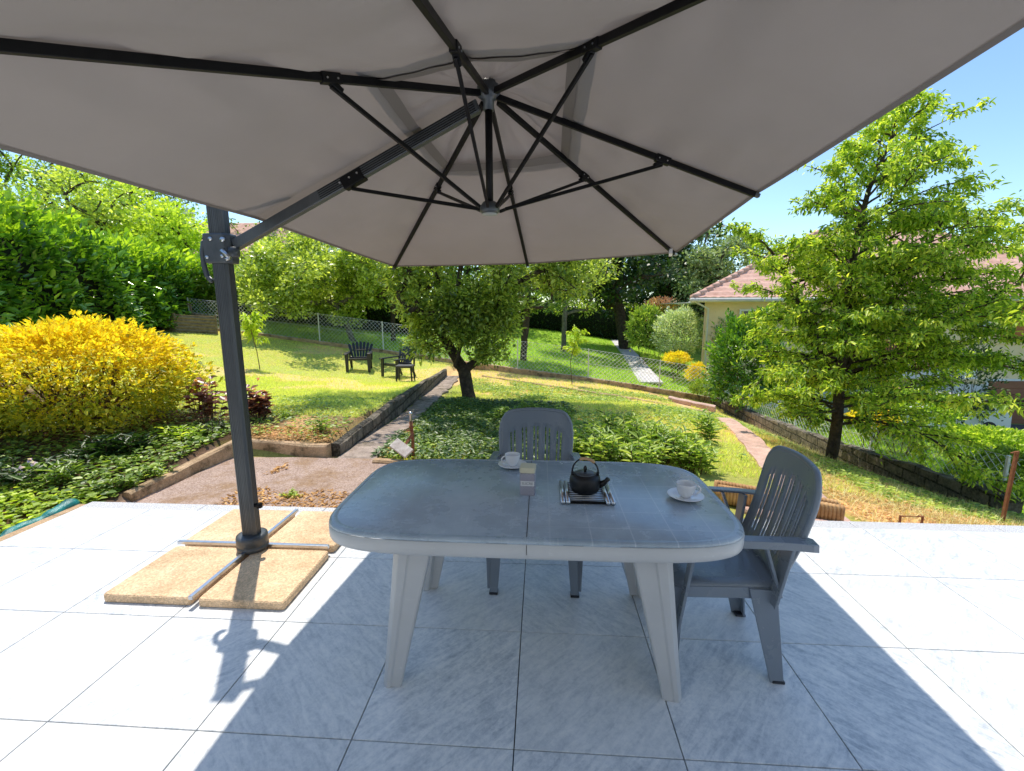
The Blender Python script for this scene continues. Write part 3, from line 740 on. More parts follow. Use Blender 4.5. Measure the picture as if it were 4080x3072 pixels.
far_tree('orchard_tree', 'gnarled grey-barked orchard tree just beyond the fence', 1130, 745, 16, 1145, 600, 1.9, 1.5, 'mid', 55, .10, 9000, .5, .13, 'bark', 5, GO)
far_tree('orchard_tree', 'small orchard tree with a pale trunk before the dark hedge', 1217, 722, 20, 1225, 600, 2.0, 1.6, 'apple', 45, .12, 6500, .6, .12, 'barkgrey', 6, GO)
far_tree('maple_tree', 'dark spreading maple above the neighbour path', 1352, 716, 25, 1320, 570, 3.4, 3.0, 'dark', 80, .24, 11000, 1.1, .32, seed=7)
far_tree('maple_tree', 'big dark maple at the back of the orchard, left of the spreading maple', 1010, 715, 30, 1010, 560, 6.0, 4.0, 'mid', 90, .28, 12000, 1.4, .3, seed=17)
far_tree('dark_tree', 'very dark tree in front of the grey-green round tree', 1440, 700, 33, 1440, 590, 4.2, 4.0, 'dark', 90, .3, 12000, 1.3, .3, seed=8)
far_tree('round_tree', 'round grey-green tree beyond the pink roof corner', 1560, 690, 30, 1565, 610, 3.6, 2.9, 'grey', 90, .2, 16000, .9, .3, seed=9, shell=.55)
far_tree('dark_tree', 'tall shaded tree behind the round grey-green tree', 1570, 690, 36, 1530, 640, 4.5, 3.4, 'dark', 80, .3, 9000, 1.4, .3, seed=19)
for i, (px, cy, Y, rw, rh, mat, lab) in enumerate([
        (60, 420, 24, 4.6, 3.6, 'mid', 'tall olive-green tree at the far left above the laurel hedge'),
        (-120, 400, 20, 4.2, 4.0, 'ywarm', 'pale tree leaning in at the left edge of the view'),
        (190, 440, 30, 5.0, 4.2, 'lime', 'bright green hill tree behind the yellowish one'),
        (270, 490, 21, 3.0, 2.6, 'ywarm', 'yellow-green tree rising over the end of the laurel hedge'),
        (370, 520, 19, 1.8, 1.8, 'ywarm', 'small yellow-green tree left of the parasol pole'),
        (160, 500, 18, 2.6, 2.4, 'apple', 'mottled green tree behind the middle of the laurel hedge'),
        (330, 450, 36, 4.0, 3.4, 'mid', 'distant green tree left of the white chimney'),
        (620, 520, 34, 4.0, 2.8, 'mid', 'distant tree behind the left house roof')]):
    far_tree('hill_tree', lab, px, 640, Y, px, cy, rw, rh, mat, 70, .17, 9000, .85, .2, seed=20+i, group='trees on the hill at the left')
for i, (px, cy, Y, rw, rh, mat, lab) in enumerate([
        (540, 600, 17, 1.9, 1.1, 'lime', 'bright green bush behind the left part of the fence'),
        (640, 610, 18, 2.2, 1.4, 'apple', 'leafy bush behind the fence, right of the bright green one'),
        (760, 600, 19, 2.4, 1.7, 'mid', 'dense bush behind the fence above the resin chairs'),
        (450, 620, 15.5, 1.2, 1.1, 'mid', 'dark green bush behind the compost bin')]):
    far_tree('garden_bush', lab, px, 680, Y, px, cy, rw, rh, mat, 50, .11, 7500, .55, .08, seed=40+i, group='bushes behind the fence')

# ------------------------------------------------------------------ shrubs
def shrub(name, label, c, r, mat, n, leaf, stems=10, cat='shrub', group=None, aspect=.5, up=.6, core=True, seed=1, lump=.15, low=-.75, mat2=None, stemr=.012, simple=False, cone=False, fl=None, nfl=0):
    """rounded shrub: stems fan out of the ground, leaves fill an uneven shell; c = centre of the foliage"""
    c = V(*c); r = V(*r); zb = gz1(c[0], c[1]); tI = thing(name, label, cat, (c[0], c[1], zb), group=group)
    r_ = np.random.default_rng(seed)
    d = unit(r_.normal(size=(n, 3))); d[:, 2] = np.where(d[:, 2] < low, -d[:, 2], d[:, 2])
    k = 1+lump*np.sin(5*d[:, :1]+seed)*np.cos(6*d[:, 1:2]-seed)+lump*.6*np.sin(13*d[:, 2:3]+9*d[:, :1])
    rr = .60+.38*r_.random((n, 1))**.5+(.06 if cone else .05)*r_.normal(size=(n, 1)).clip(-1, 2.4)
    P = c+d*rr*k*r
    if cone:
        P = np.repeat(P[:n//7], 7, 0)+r_.normal(size=(n//7*7, 3))*leaf*.38
    P = P[P[:, 2] > zb+.02]
    D = unit(P-c)
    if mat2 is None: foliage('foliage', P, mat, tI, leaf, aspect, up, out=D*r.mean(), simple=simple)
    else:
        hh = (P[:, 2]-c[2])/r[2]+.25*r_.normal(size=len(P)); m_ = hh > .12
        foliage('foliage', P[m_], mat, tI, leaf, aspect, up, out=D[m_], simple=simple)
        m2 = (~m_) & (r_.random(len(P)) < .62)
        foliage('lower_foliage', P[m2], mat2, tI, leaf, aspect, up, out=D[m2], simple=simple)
    if stems:
        mb = MB()
        for k in range(stems):
            a = k*2.4; q = r_.uniform(.3, .8); top = c+V(math.cos(a)*r[0]*q, math.sin(a)*r[1]*q, r_.uniform(-.2, .5)*r[2]); b = V(c[0]+math.cos(a)*r[0]*.10, c[1]+math.sin(a)*r[1]*.10, zb-.03)
            m_ = b*.5+top*.5+V(math.cos(a), math.sin(a), 0)*.06*r[0]
            pts = [(1-u_)**2*b+2*u_*(1-u_)*m_+u_*u_*top for u_ in np.linspace(0, 1, 7)]
            mb.tube(pts, [stemr*(1-.7*u_) for u_ in np.linspace(0, 1, 7)], 5, cap=False)
            for w_ in range(2):
                s0 = pts[3+w_]; e0 = s0+(top-s0)*.8+r_.normal(size=3)*r*.16; mb.tube([s0, (s0+e0)/2+V(0, 0, .02), e0], [stemr*.5, stemr*.4, stemr*.15], 4, cap=False)
        mb.build('stems', M['stem'], tI, True)
    if nfl:
        d = unit(r_.normal(size=(nfl, 3))); d[:, 2] = abs(d[:, 2]); P = c+d*r*1.02
        for q_, d_ in zip(P, d): foliage('flower', np.repeat(q_[None], 9, 0)+r_.normal(size=(9, 3))*.004, fl, tI, leaf*.8, .9, .3, out=np.repeat(d_[None], 9, 0))
    return tI
yb = at(185, 830, 3.35)
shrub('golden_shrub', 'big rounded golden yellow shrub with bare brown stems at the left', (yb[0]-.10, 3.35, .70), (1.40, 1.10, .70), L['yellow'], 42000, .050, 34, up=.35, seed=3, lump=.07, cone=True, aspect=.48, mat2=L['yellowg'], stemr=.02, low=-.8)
# laurel hedge
def hedge(name, label, pts, w, mat, n, leaf, corecol, cat='hedge', seed=1, rough=.16, aspect=.42, simple=False, topmat=None):
    """hedge along pts=(x,y,ztop): dark core body and a thick skin of leaves"""
    tI = thing(name, label, cat, (pts[0][0], pts[0][1], gz1(pts[0][0], pts[0][1])))
    r_ = np.random.default_rng(seed); P_ = np.array(pts, float); cum = np.r_[0, np.cumsum(np.linalg.norm(np.diff(P_[:, :2], axis=0), axis=1))]
    def frame(s_):
        c = np.stack([np.interp(s_, cum, P_[:, k]) for k in range(3)], -1); e = np.stack([np.interp(s_+.1, cum, P_[:, k])-np.interp(s_-.1, cum, P_[:, k]) for k in range(2)], -1)
        e = unit(e); return c, np.stack([e[..., 1], -e[..., 0]], -1)
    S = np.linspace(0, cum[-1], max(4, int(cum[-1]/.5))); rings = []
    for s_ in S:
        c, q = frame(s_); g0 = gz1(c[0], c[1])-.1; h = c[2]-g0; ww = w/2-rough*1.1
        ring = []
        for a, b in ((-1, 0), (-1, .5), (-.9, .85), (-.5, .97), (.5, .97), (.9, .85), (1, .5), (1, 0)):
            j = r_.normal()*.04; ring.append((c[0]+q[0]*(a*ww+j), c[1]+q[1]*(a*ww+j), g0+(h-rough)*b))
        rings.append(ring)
    mb = MB(); mb.loft(rings); mb.build('inner_shade_core', L['core'], tI, True)
    s_ = r_.random(n)*cum[-1]; c, q = frame(s_); g0 = gz(c[:, 0], c[:, 1]); h = c[:, 2]-g0
    th = r_.random(n)*math.pi                     # round the section: side, top, side
    ca_, sa_ = np.cos(th), np.sin(th); k = np.maximum(abs(ca_), sa_)**.55
    a, b = ca_/k, sa_/k
    down = r_.random(n) < .45; b = np.where(down, r_.random(n), b.clip(0, 1)); a = np.where(down, np.sign(a)*(1-.08*b), a)
    bump_ = rough*(np.sin(c[:, 0]*2.1+c[:, 1]*1.7)*np.cos(b*5+c[:, 1]*2.3)+.6*np.sin(c[:, 1]*5+b*9+c[:, 0]*3))+rough*.5*r_.normal(size=n)-rough*.3
    off = a*(w/2+bump_)
    P = np.stack([c[:, 0]+q[:, 0]*off, c[:, 1]+q[:, 1]*off, g0+b*(h+bump_)], -1)
    out = np.stack([q[:, 0]*a, q[:, 1]*a, (b-.6)*1.2+.2], -1)
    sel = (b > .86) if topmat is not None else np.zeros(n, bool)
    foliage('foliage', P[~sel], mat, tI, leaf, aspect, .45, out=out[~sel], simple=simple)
    if topmat is not None: foliage('top_foliage', P[sel], topmat, tI, leaf, aspect, .6, out=out[sel], simple=simple)
    return tI
h0 = at(-300, 370, 6.2); h1 = at(40, 452, 9.2); h2 = at(230, 508, 12.2); h3 = at(395, 572, 15.4)
hedge('laurel_hedge', 'tall glossy laurel hedge along the left side of the lawn', [(h0[0]+.2, -1.5, h0[2]-.5), (h0[0], 6.2, h0[2]-.35), (h1[0], 9.2, h1[2]-.35), (h2[0], 12.2, h2[2]-.35), (h3[0], 15.4, h3[2]-.4)], 2.2, L['laurel'], 42000, .185, None, seed=4, rough=.32, aspect=.46, topmat=L['laurellit'])
# far trimmed hedge
e0 = at(700, 655, 31); e1 = at(1440, 662, 31)
hedge('clipped_hedge', 'long clipped dark hedge at the back of the orchard', [(e0[0], 31, e0[2]), ((e0[0]+e1[0])/2, 31.5, e0[2]), (e1[0], 31, e1[2])], 1.6, L['dark'], 16000, .16, None, seed=6, rough=.12, simple=True, topmat=L['ywarm'])
e0 = at(470, 610, 17.5); e1 = at(900, 625, 19.5)
hedge('dark_hedge', 'dark shaded hedge behind the resin chairs, beyond the fence', [(e0[0], 17.5, e0[2]), (e1[0], 19.5, e1[2])], 1.6, L['dark'], 12000, .15, None, seed=16, rough=.2, simple=True)

def shrub_px(name, label, px, py, Y, wpx, hpx, mat, n, leaf, **kw):
    c = at(px, py, Y); s_ = np.linalg.norm(ray(px, py))*0+(Y-CAM[1])/FP
    return shrub(name, label, c, (wpx*s_/2, wpx*s_/2*.9, hpx*s_/2), mat, n, leaf, **kw)
shrub_px('photinia_shrub', 'light green upright shrub left of the variegated bush', 1392, 715, 19, 74, 95, L['weed'], 3500, .11, seed=2, stems=6, lump=.2)
shrub_px('variegated_shrub', 'pale variegated round bush beyond the fence', 1465, 722, 18, 98, 105, L['variegated'], 7000, .085, seed=3, stems=8, lump=.1)
shrub_px('variegated_shrub', 'second variegated bush, partly behind the dark laurel', 1545, 725, 16.5, 80, 95, L['grey'], 4500, .085, seed=4, stems=6, lump=.15)
shrub_px('pink_shrub', 'loose shrub with pinkish blossom above the variegated bush', 1425, 675, 24, 80, 60, L['pinkflower'], 1500, .10, seed=5, stems=5)
shrub_px('golden_shrub', 'low golden bush near the end of the neighbour path', 1462, 775, 16.3, 55, 26, L['yellow'], 2200, .06, seed=6, stems=5)
shrub_px('golden_shrub', 'small square-clipped golden bush by the fence end', 1505, 808, 14.8, 46, 44, L['yellow'], 2200, .05, seed=7, stems=5)
shrub_px('weedy_shrub', 'pale green weedy growth at the right end of the fence', 1520, 838, 13.6, 60, 34, L['weed'], 1800, .06, seed=8, stems=5)
shrub_px('laurel_shrub', 'dark glossy laurel bush at the corner of the block wall', 1612, 790, 12.3, 145, 200, L['laurel'], 9000, .11, seed=9, stems=10, lump=.2, stemr=.025)
shrub_px('golden_shrub', 'orange-yellow bush glimpsed under the peach tree beyond the wall', 1885, 905, 9.2, 90, 40, L['yellow'], 2600, .05, seed=10, stems=5)
shrub_px('border_shrub', 'wide green bush beyond the block wall, below the white car', 1960, 880, 10.4, 190, 60, L['lime'], 6000, .08, seed=11, stems=6)
shrub_px('border_shrub', 'green bush at the far right in front of the driveway', 2130, 955, 8.8, 190, 52, L['lime'], 6500, .07, seed=12, stems=6)
shrub_px('border_shrub', 'green bush beyond the block wall, behind the peach trunk', 1740, 905, 10.0, 120, 60, L['weed'], 4000, .07, seed=13, stems=6)
shrub_px('bramble', 'bright bramble tangle beside the rusty post at the right', 2165, 1030, 4.9, 120, 110, L['weed'], 4200, .055, seed=14, stems=14, stemr=.006)
shrub_px('bramble', 'low bramble hanging over the near end of the block wall', 2070, 1035, 5.0, 60, 40, L['weed'], 1400, .045, seed=15, stems=8, stemr=.005)
c_ = at(2080, 835, 13.2)
shrub('rose_bush', 'dark climbing rose with yellow flowers beside the garage', (c_[0], 13.2, c_[2]), (.9, .6, 1.5), L['dark'], 2600, .09, 8, fl=L['roseflower'], nfl=16, seed=16, lump=.3)
shrub_px('border_shrub', 'dark flowering border plant against the white wall', 1900, 855, 12.5, 110, 60, L['dark'], 2600, .08, seed=17, fl=L['pinkflower'], nfl=6)

# peony row beside the table, and other plants with pointed leaves
def leafy_plant(name, label, x, y, h, w, nst, mat, leaf=.1, aspect=.3, group=None, cat='plant', nper=14, seed=1, lean=1.0, fl=None):
    zb = gz1(x, y); tI = thing(name, label, cat, (x, y, zb), group=group); r_ = np.random.default_rng(seed)
    mb = MB(); P, D = [], []
    for k in range(nst):
        a = r_.uniform(0, 6.28); q = r_.random()**.6*w/2; hh = h*r_.uniform(.6, 1.05)*(1-.25*(q/(w/2))**2)
        b = V(x+math.cos(a)*q*.55, y+math.sin(a)*q*.55, zb-.02); tp = V(x+math.cos(a)*q*lean, y+math.sin(a)*q*lean, zb+hh)
        mb.tube([b, (b+tp)/2+V(0, 0, .03), tp], [.006, .004, .002], 4, cap=False)
        for j in range(nper):
            u_ = .25+.75*(j+r_.random())/nper; P.append(b+(tp-b)*u_); aa = j*2.4+k; D.append((math.cos(aa), math.sin(aa), .75*u_+.05*r_.normal()))
    mb.build('stems', M['stem'] if mat is not L['grassg'] else L['weed'], tI)
    P, D = np.array(P), np.array(D); n = len(P); ln = leaf*(1+.25*r_.normal(size=n)).clip(.5, 1.5)
    v, f = leaves(P, D, V(0, 0, 1)+rnd_dir(n)*.35, ln, ln*aspect, .18, .25); link('leaves', big(v, f), mat, tI)
    if fl is not None:
        Pf = np.array([(x+w*.3*r_.normal(), y+w*.3*r_.normal(), zb+h*r_.uniform(.8, 1.1)) for _ in range(3)])
        for q_ in Pf: foliage('flower', np.repeat(q_[None], 9, 0)+r_.normal(size=(9, 3))*.003, fl, tI, .028, .8, .3)
    return tI
GP = 'peony plants in a row behind the table'
pl = [(1278, 940, 3.5, .42, .62), (1335, 925, 3.9, .50, .7), (1300, 985, 3.0, .42, .6), (1385, 945, 3.5, .48, .7), (1425, 965, 3.2, .46, .6), (1468, 965, 3.3, .42, .6), (1500, 985, 3.0, .36, .5), (1245, 965, 3.3, .34, .5), (1375, 1000, 2.9, .36, .6)]
pls = ['leftmost tall peony clump right of the far chair', 'tallest peony clump in the row behind the kettle', 'low peony clump just behind the table edge, left of the kettle handle', 'peony clump behind the kettle', 'broad peony clump behind the right half of the table', 'peony clump in front of the sunny lawn, second from the right', 'rightmost low peony clump by the far table corner', 'small peony clump touching the far chair back', 'short peony clump nearest the far table edge']
for i, (px, py, Y, h, w) in enumerate(pl):
    x = at(px, py, Y)[0]; leafy_plant('peony', pls[i], x, Y, h, w, 22, L['weed'], .115, .26, GP, seed=50+i, nper=12)
x = at(1520, 960, 4.6)[0]; leafy_plant('peony', 'single upright peony standing apart on the right', x, 4.6, .5, .32, 9, L['weed'], .13, .26, seed=61)
for i, (px, py, Y, h, w, lab) in enumerate([(1085, 900, 5.6, .3, .5, 'leafy plant just behind the far chair, left side'), (1150, 890, 6.3, .35, .6, 'leafy plant in the shade right of the tree trunk'), (1210, 900, 5.8, .3, .6, 'leafy plant between the tree trunk and the peonies'), (1110, 935, 4.6, .25, .5, 'small shaded plant close behind the far chair')]):
    x = at(px, py, Y)[0]; leafy_plant('leafy_plant', lab, x, Y, h, w, 18, L['weed'], .07, .45, seed=70+i)
x = at(703, 950, 3.5)[0]; leafy_plant('leafy_plant', 'small spiky green plant at the corner of the lawn kerb', x, 3.4, .22, .2, 5, L['weed'], .09, .22, seed=80)
x = at(625, 945, 4.0)[0]; leafy_plant('leafy_plant', 'tiny seedling on the bare edge of the lawn', x, 4.0, .1, .2, 5, L['weed'], .06, .3, seed=81)
x = at(625, 1045, 1.8)[0]; leafy_plant('leafy_plant', 'tiny weed growing out of the gravel', x, 1.8, .06, .22, 10, L['lime'], .03, .5, seed=82)
# bronze-leaved plants by the pole
for i, (px, py, Y, w, h, mt, lab) in enumerate([(445, 870, 3.6, .45, .62, 'purple', 'bronze heuchera clump left of the parasol pole'), (520, 860, 3.8, .42, .6, 'purple', 'bronze heuchera clump right behind the parasol pole'), (560, 880, 3.9, .3, .4, 'purple', 'small bronze heuchera at the edge of the lawn')]):
    x = at(px, py, Y)[0]; leafy_plant('heuchera', lab, x, Y, h, w, 22, L[mt], .095, .85, 'heucheras by the parasol pole', seed=90+i, nper=7, fl=L['pinkflower'])
for i, (px, Y, w, h, mt, lf, asp, lab, fl) in enumerate([
        (470, 3.2, .42, .22, 'dark', .05, .4, 'low dark tuft on the corner of the shrub bed', None),
        (225, 2.35, .4, .30, 'dark', .16, .22, 'strappy dark green plant in front of the golden shrub', None),
        (300, 2.5, .4, .28, 'dark', .14, .3, 'broad-leaved plant between golden shrub and kerb', None),
        (105, 1.75, .5, .3, 'mid', .12, .3, 'flowering weed with a lilac bloom near the teal netting', L['lilac']),
        (160, 2.1, .5, .24, 'dark', .1, .4, 'dark leafy clump behind the lilac bloom', None),
        (260, 1.75, .55, .16, 'mid', .07, .55, 'low strawberry-like clump by the granite edge', None),
        (20, 1.7, .6, .3, 'dark', .12, .4, 'leafy clump at the left edge of the bed', None),
        (330, 2.0, .4, .14, 'weed', .06, .6, 'small clump spilling over the near end of the kerb', None),
        (400, 2.9, .5, .26, 'lime', .10, .35, 'bright drooping plant under the golden shrub', None)]):
    x = atz(px, 1060, 0)[0] if False else at(px, 1000, Y)[0]
    leafy_plant('bed_plant', lab, x, Y, h*.72, w*.85, 16, L[mt], lf*.72, asp, 'plants in the shrub bed', seed=100+i, nper=9, fl=fl)  # mostly dark leaf colours here, standing in for the shade over the bed
# saplings
def sapling(name, label, pts, mat, nleaf, spread, leaf, droop=.6):
    b = V(*pts[0]); tI = thing(name, label, 'sapling', b); mb = MB(); mb.tube(pts, [.012, .009, .007, .004][:len(pts)], 5)
    P, D = [], []; tp = V(*pts[-1])
    for k in range(16):
        u_ = rng.uniform(.45, 1); q = u_*(len(pts)-1); i = min(int(q), len(pts)-2); s_ = V(*pts[i])+(V(*pts[i+1])-V(*pts[i]))*(q-i)
        e = s_+rnd_dir(1)[0]*V(1, 1, .35)*spread*rng.uniform(.5, 1)+V(0, 0, .08); mb.tube([s_, (s_+e)/2+V(0, 0, .05), e], [.005, .003, .002], 4, cap=False)
        for j in range(nleaf//16):
            w_ = rng.uniform(.2, 1); P.append(s_+(e-s_)*w_+V(0, 0, .03)+rng.normal(size=3)*.03); D.append((e-s_)/spread*.6+rnd_dir(1)[0]*.6-V(0, 0, droop))
    mb.build('stem', M['stem'], tI); P, D = np.array(P), np.array(D); n = len(P); ln = leaf*(1+.2*rng.normal(size=n)).clip(.5, 1.5)
    v, f = leaves(P, D, V(0, 0, 1)+rnd_dir(n)*.4, ln, ln*.32, .2, .2); link('leaves', big(v, f), mat, tI); return tI
q0 = at(1236, 812, 12.6); q0[2] = gz1(q0[0], 12.6)
sapling('young_tree', 'slender yellow-green sapling in front of the wire fence', [q0, at(1232, 780, 12.6), at(1240, 745, 12.6), at(1250, 715, 12.6)], L['ywarm'], 420, .38, .13)
q0 = at(562, 803, 9.2); q0[2] = gz1(q0[0], 9.2)
sapling('young_tree', 'thin leaning sapling with yellow leaves on the lawn near the pole', [q0, at(555, 760, 9.2), at(540, 705, 9.2), at(532, 680, 9.2)], L['ywarm'], 320, .42, .16)

# ------------------------------------------------------------------ ground cover
def scatter(poly_fn, box_, n):
    x = rng.uniform(box_[0], box_[1], n); y = rng.uniform(box_[2], box_[3], n); m = poly_fn(x, y); return x[m], y[m]
def blades(name, x, y, h, w, mat, tilt=.5, per=1):
    n = len(x); x = np.repeat(x, per)+rng.normal(size=n*per)*.012; y = np.repeat(y, per)+rng.normal(size=n*per)*.012; n *= per
    P = np.stack([x, y, gz(x, y)-.004+.012*vnoise(x, y, 3.1, 3)], -1); a = rng.uniform(0, 6.28, n); t1 = tilt*rng.random(n)
    D = np.stack([np.cos(a)*t1, np.sin(a)*t1, np.ones(n)], -1); S = np.stack([-np.sin(a), np.cos(a), 0*a], -1)
    Ln = (h*rng.uniform(.5, 1.3, n))[:, None]; W_ = (w*rng.uniform(.7, 1.3, n))[:, None]
    vs = np.stack([P-S*W_/2, P+S*W_/2, P+unit(D)*Ln], 1).reshape(-1, 3)
    return tag(link(name, big(vs, np.arange(n*3).reshape(-1, 3)), mat), {'lawn_grass': 'short sun-bleached grass of the raised lawn', 'orchard_grass': 'bright green grass beyond the wire fence', 'plot_grass': 'thin grass and weeds of the lower garden plot', 'dry_grass': 'dry cut grass lying by the block wall', 'bank_grass': 'rough grass beyond the block wall'}.get(name, name), 'grass', kind='stuff')
x, y = scatter(lambda x, y: (x < xw2(y)-.12) & (y > 4.0+.4*np.sin(x*2)) & ((y > 5) | (rng.random(len(x)) < .35)), (-13, -2.3, 3.3, 13.8), 34000)
x2, y2 = scatter(lambda x, y: (x < xw2(y)-.12) & (vnoise(x, y, .9, 5) < .45), (-7, -2.3, 4.2, 9), 22000)
blades('lawn_grass', np.r_[x, x2], np.r_[y, y2], .05, .008, L['grass'], .9, 3)
x, y = scatter(lambda x, y: x < 8, (-12, 8, 14.1, 22), 26000)
x2, y2 = scatter(lambda x, y: x < 9, (-10, 9, 22, 31), 12000)
blades('orchard_grass', np.r_[x, x2], np.r_[y, y2], .09, .022, L['grassg'], .7, 2)
inpath = lambda x, y: (np.abs(x-np.interp(y, [2.85, 7, 12.3], [-2.03, -2.35, -2.72])) < .34) | (np.abs(x-np.interp(y, [1.36, 3.3, 5.4, 7.6], [2.36, 2.95, 3.5, 3.95])) < .22)
plot = lambda x, y: (x > xw2(y)+.05) & (x < xwall(y)-.1) & (~inpath(x, y)) & (y > 2.9-.0*x)
x, y = scatter(lambda x, y: plot(x, y) & ((y < 8.5) | (rng.random(len(x)) < .45)), (-3, 6.2, 2.9, 13.8), 52000)
blades('plot_grass', x, y, .065, .010, L['grass'], 1.1, 3)
x, y = scatter(lambda x, y: (x > 2.6+.16*y) & (x < 5.9) & (~inpath(x, y)), (2.5, 6.2, 1.7, 9), 9000)
blades('dry_grass', x, y, .14, .006, L['straw'], 3.5, 3)
x, y = scatter(lambda x, y: x > 6.4, (6.4, 16, 3, 15), 16000)
blades('bank_grass', x, y, .12, .02, L['grassg'], .9, 2)
def ground_leaves(name, label, x, y, size, mat, lift=.02, asp=.6, up=.3, cat='plants', flat=False):
    P = np.stack([x, y, gz(x, y)+rng.random(len(x))*lift], -1)
    n = len(x); a = rng.uniform(0, 6.28, n); D = np.stack([np.cos(a), np.sin(a), up*rng.uniform(-.3 if flat else .2, 1, n)], -1)
    ln = size*rng.uniform(.5, 1.4, n); v, f = leaves(P, D, V(0, 0, 1)+rnd_dir(n)*.5, ln, ln*asp, .15, .1)
    return tag(link(name, big(v, f), mat), label, cat, kind='stuff')
x, y = scatter(lambda x, y: plot(x, y) & ((vnoise(x, y, 1.3, 12) > .0) | (y < 6.5) & (x < 1.2)), (-2.2, 5.2, 2.9, 12), 46000)
ground_leaves('ground_cover', 'small green weeds covering the lower garden plot', x, y, .055, L['weed'], .07)
x, y = scatter(lambda x, y: x < -3.7, (-8, -3.7, 1.2, 3.4), 6500)
ground_leaves('bed_ground_cover', 'dark ivy-like ground cover under the golden shrub', x, y, .055, L['mid'], .05, .7)
x, y = scatter(lambda x, y: (x < -3.7) & (vnoise(x, y, 2.2, 31) > .2), (-8, -3.7, 1.2, 3.4), 5000)
ground_leaves('bed_weeds', 'scattered green weeds in the shrub bed', x, y, .06, L['mid'], .09, .6)
x, y = scatter(lambda x, y: x < -3.75, (-7, -3.75, -1.6, 1.6), 12000)
ground_leaves('bank_ground_cover', 'sunny weeds beside the left edge of the terrace', x, y, .06, L['ywarm'], .06, .6)
x, y = scatter(lambda x, y: (x < xw2(y)-.1) & (x > -6), (-6, -2.3, 3.1, 6.0), 3800)
ground_leaves('clover', 'patchy clover and weeds on the near part of the lawn', x, y, .05, L['weed'], .04)
x, y = scatter(lambda x, y: (y < 1.92+.05*np.sin(x*9)) | (vnoise(x, y, 2.6, 55) > .25), (-2.75, -.5, 1.36, 2.6), 6500)
ground_leaves('leaf_litter', 'brown shredded leaf litter on the gravel behind the slabs', x, y, .045, L['litter'], .035, .35, .5, 'leaf litter', True)
x, y = scatter(lambda x, y: (~inpath(x, y)) & (x > 2.7+.28*(y-1.3)) & (x < 5.95), (2.6, 6, 1.4, 8), 15000)
ground_leaves('bark_litter', 'brown dead leaves and grass clippings along the foot of the block wall', x, y, .05, L['litter'], .03, .35, .4, 'leaf litter', True)
x, y = scatter(lambda x, y: (x > 3.3+.25*(y-1.3)) & (x < 6.2) & (vnoise(x, y, 1.6, 22) > .1), (3.2, 6.3, 1.5, 5), 9000)
ground_leaves('edge_weeds', 'green weeds on the slope beyond the right part of the terrace', x, y, .06, L['weed'], .09, .4)
x, y = scatter(lambda x, y: (x < xw2(y)-.05) & (x > -3.6), (-3.6, -2.3, 3.0, 3.5), 1500)
ground_leaves('moss_litter', 'reddish dead leaves along the lawn kerb', x, y, .03, L['litter'], .03, .5, .3, 'leaf litter', True)

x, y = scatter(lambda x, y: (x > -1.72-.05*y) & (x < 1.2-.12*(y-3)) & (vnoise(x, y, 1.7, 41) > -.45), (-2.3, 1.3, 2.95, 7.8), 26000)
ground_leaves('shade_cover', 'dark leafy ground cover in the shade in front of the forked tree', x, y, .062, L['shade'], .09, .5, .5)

# ------------------------------------------------------------------ parasol
PB = V(-1.755, .60, 0)
par = thing('cantilever_parasol', 'large taupe cantilever parasol on a dark grey pole over the table', 'parasol', PB)
hub = at(1055, 192, .50)
c7, c5 = at(850, 575, 2.40), at(1460, 545, 2.20); m6 = at(1140, 569, 2.30); m4 = V(1.22, .60, 2.165); m8 = at(550, 470, .60)
c1, c3 = V(-1.50, -1.39, 2.02), V(1.20, -1.49, 2.25); m2 = V(-.26, -1.50, 2.17)
ends = [c1, m2, c3, m4, c5, m6, c7, m8]      # counter-clockwise seen from above, starting near-left
fv = .27                                     # where the vent opening ends
def surf(P0, P1, f, w_, sag=.05):
    a, b = hub+(P0-hub)*f, hub+(P1-hub)*f; p = a*(1-w_)+b*w_
    s_ = 4*w_*(1-w_)*f*min(1, (1.0-f)*3.2+.06); p = p+V(0, 0, -sag*s_)
    pk = max(0, 1-abs(f-.55)/.5)*math.exp(-min(w_, 1-w_)*12)*min(w_, 1-w_)*22; p[2] += .028*pk*math.sin(f*38+P0[0]*4)
    p[2] += .006*math.sin(9*f+5*w_+P0[0]*3)*s_+.022*math.sin(17*w_+3*P0[1]+4*f)*(4*w_*(1-w_))*max(0, f-.2)*(1-f)
    return p
mb = MB(); NW, NF = 14, 18
for k in range(8):
    P0, P1 = ends[k], ends[(k+1) % 8]; vs = []; fs = []
    for i in range(NF+1):
        f = fv+(1-fv)*i/NF
        for j in range(NW+1):
            w_ = j/NW; p = surf(P0, P1, f, w_)
            vs.append(p)
    for i in range(NF):
        for j in range(NW): a = i*(NW+1)+j; fs.append((a, a+1, a+NW+2, a+NW+1))
    mb.add(vs, fs)
canopy = mb.build('canopy', M['fabric'], par, True)
mb = MB()                                    # hems: outer edge and vent opening
for (f0, f1, dz) in ((.988, 1.003, -.003), (fv-.004, fv+.03, -.006)):
    for k in range(8):
        P0, P1 = ends[k], ends[(k+1) % 8]; vs = []; fs = []
        for j in range(NW+1): vs += [surf(P0, P1, f0, j/NW)+V(0, 0, dz), surf(P0, P1, f1, j/NW)+V(0, 0, dz)]
        for j in range(NW): fs.append((2*j, 2*j+1, 2*j+3, 2*j+2))
        mb.add(vs, fs)
mb.build('hem', M['hem'], canopy, True)
mb = MB()                                    # raised vent cap, rumpled
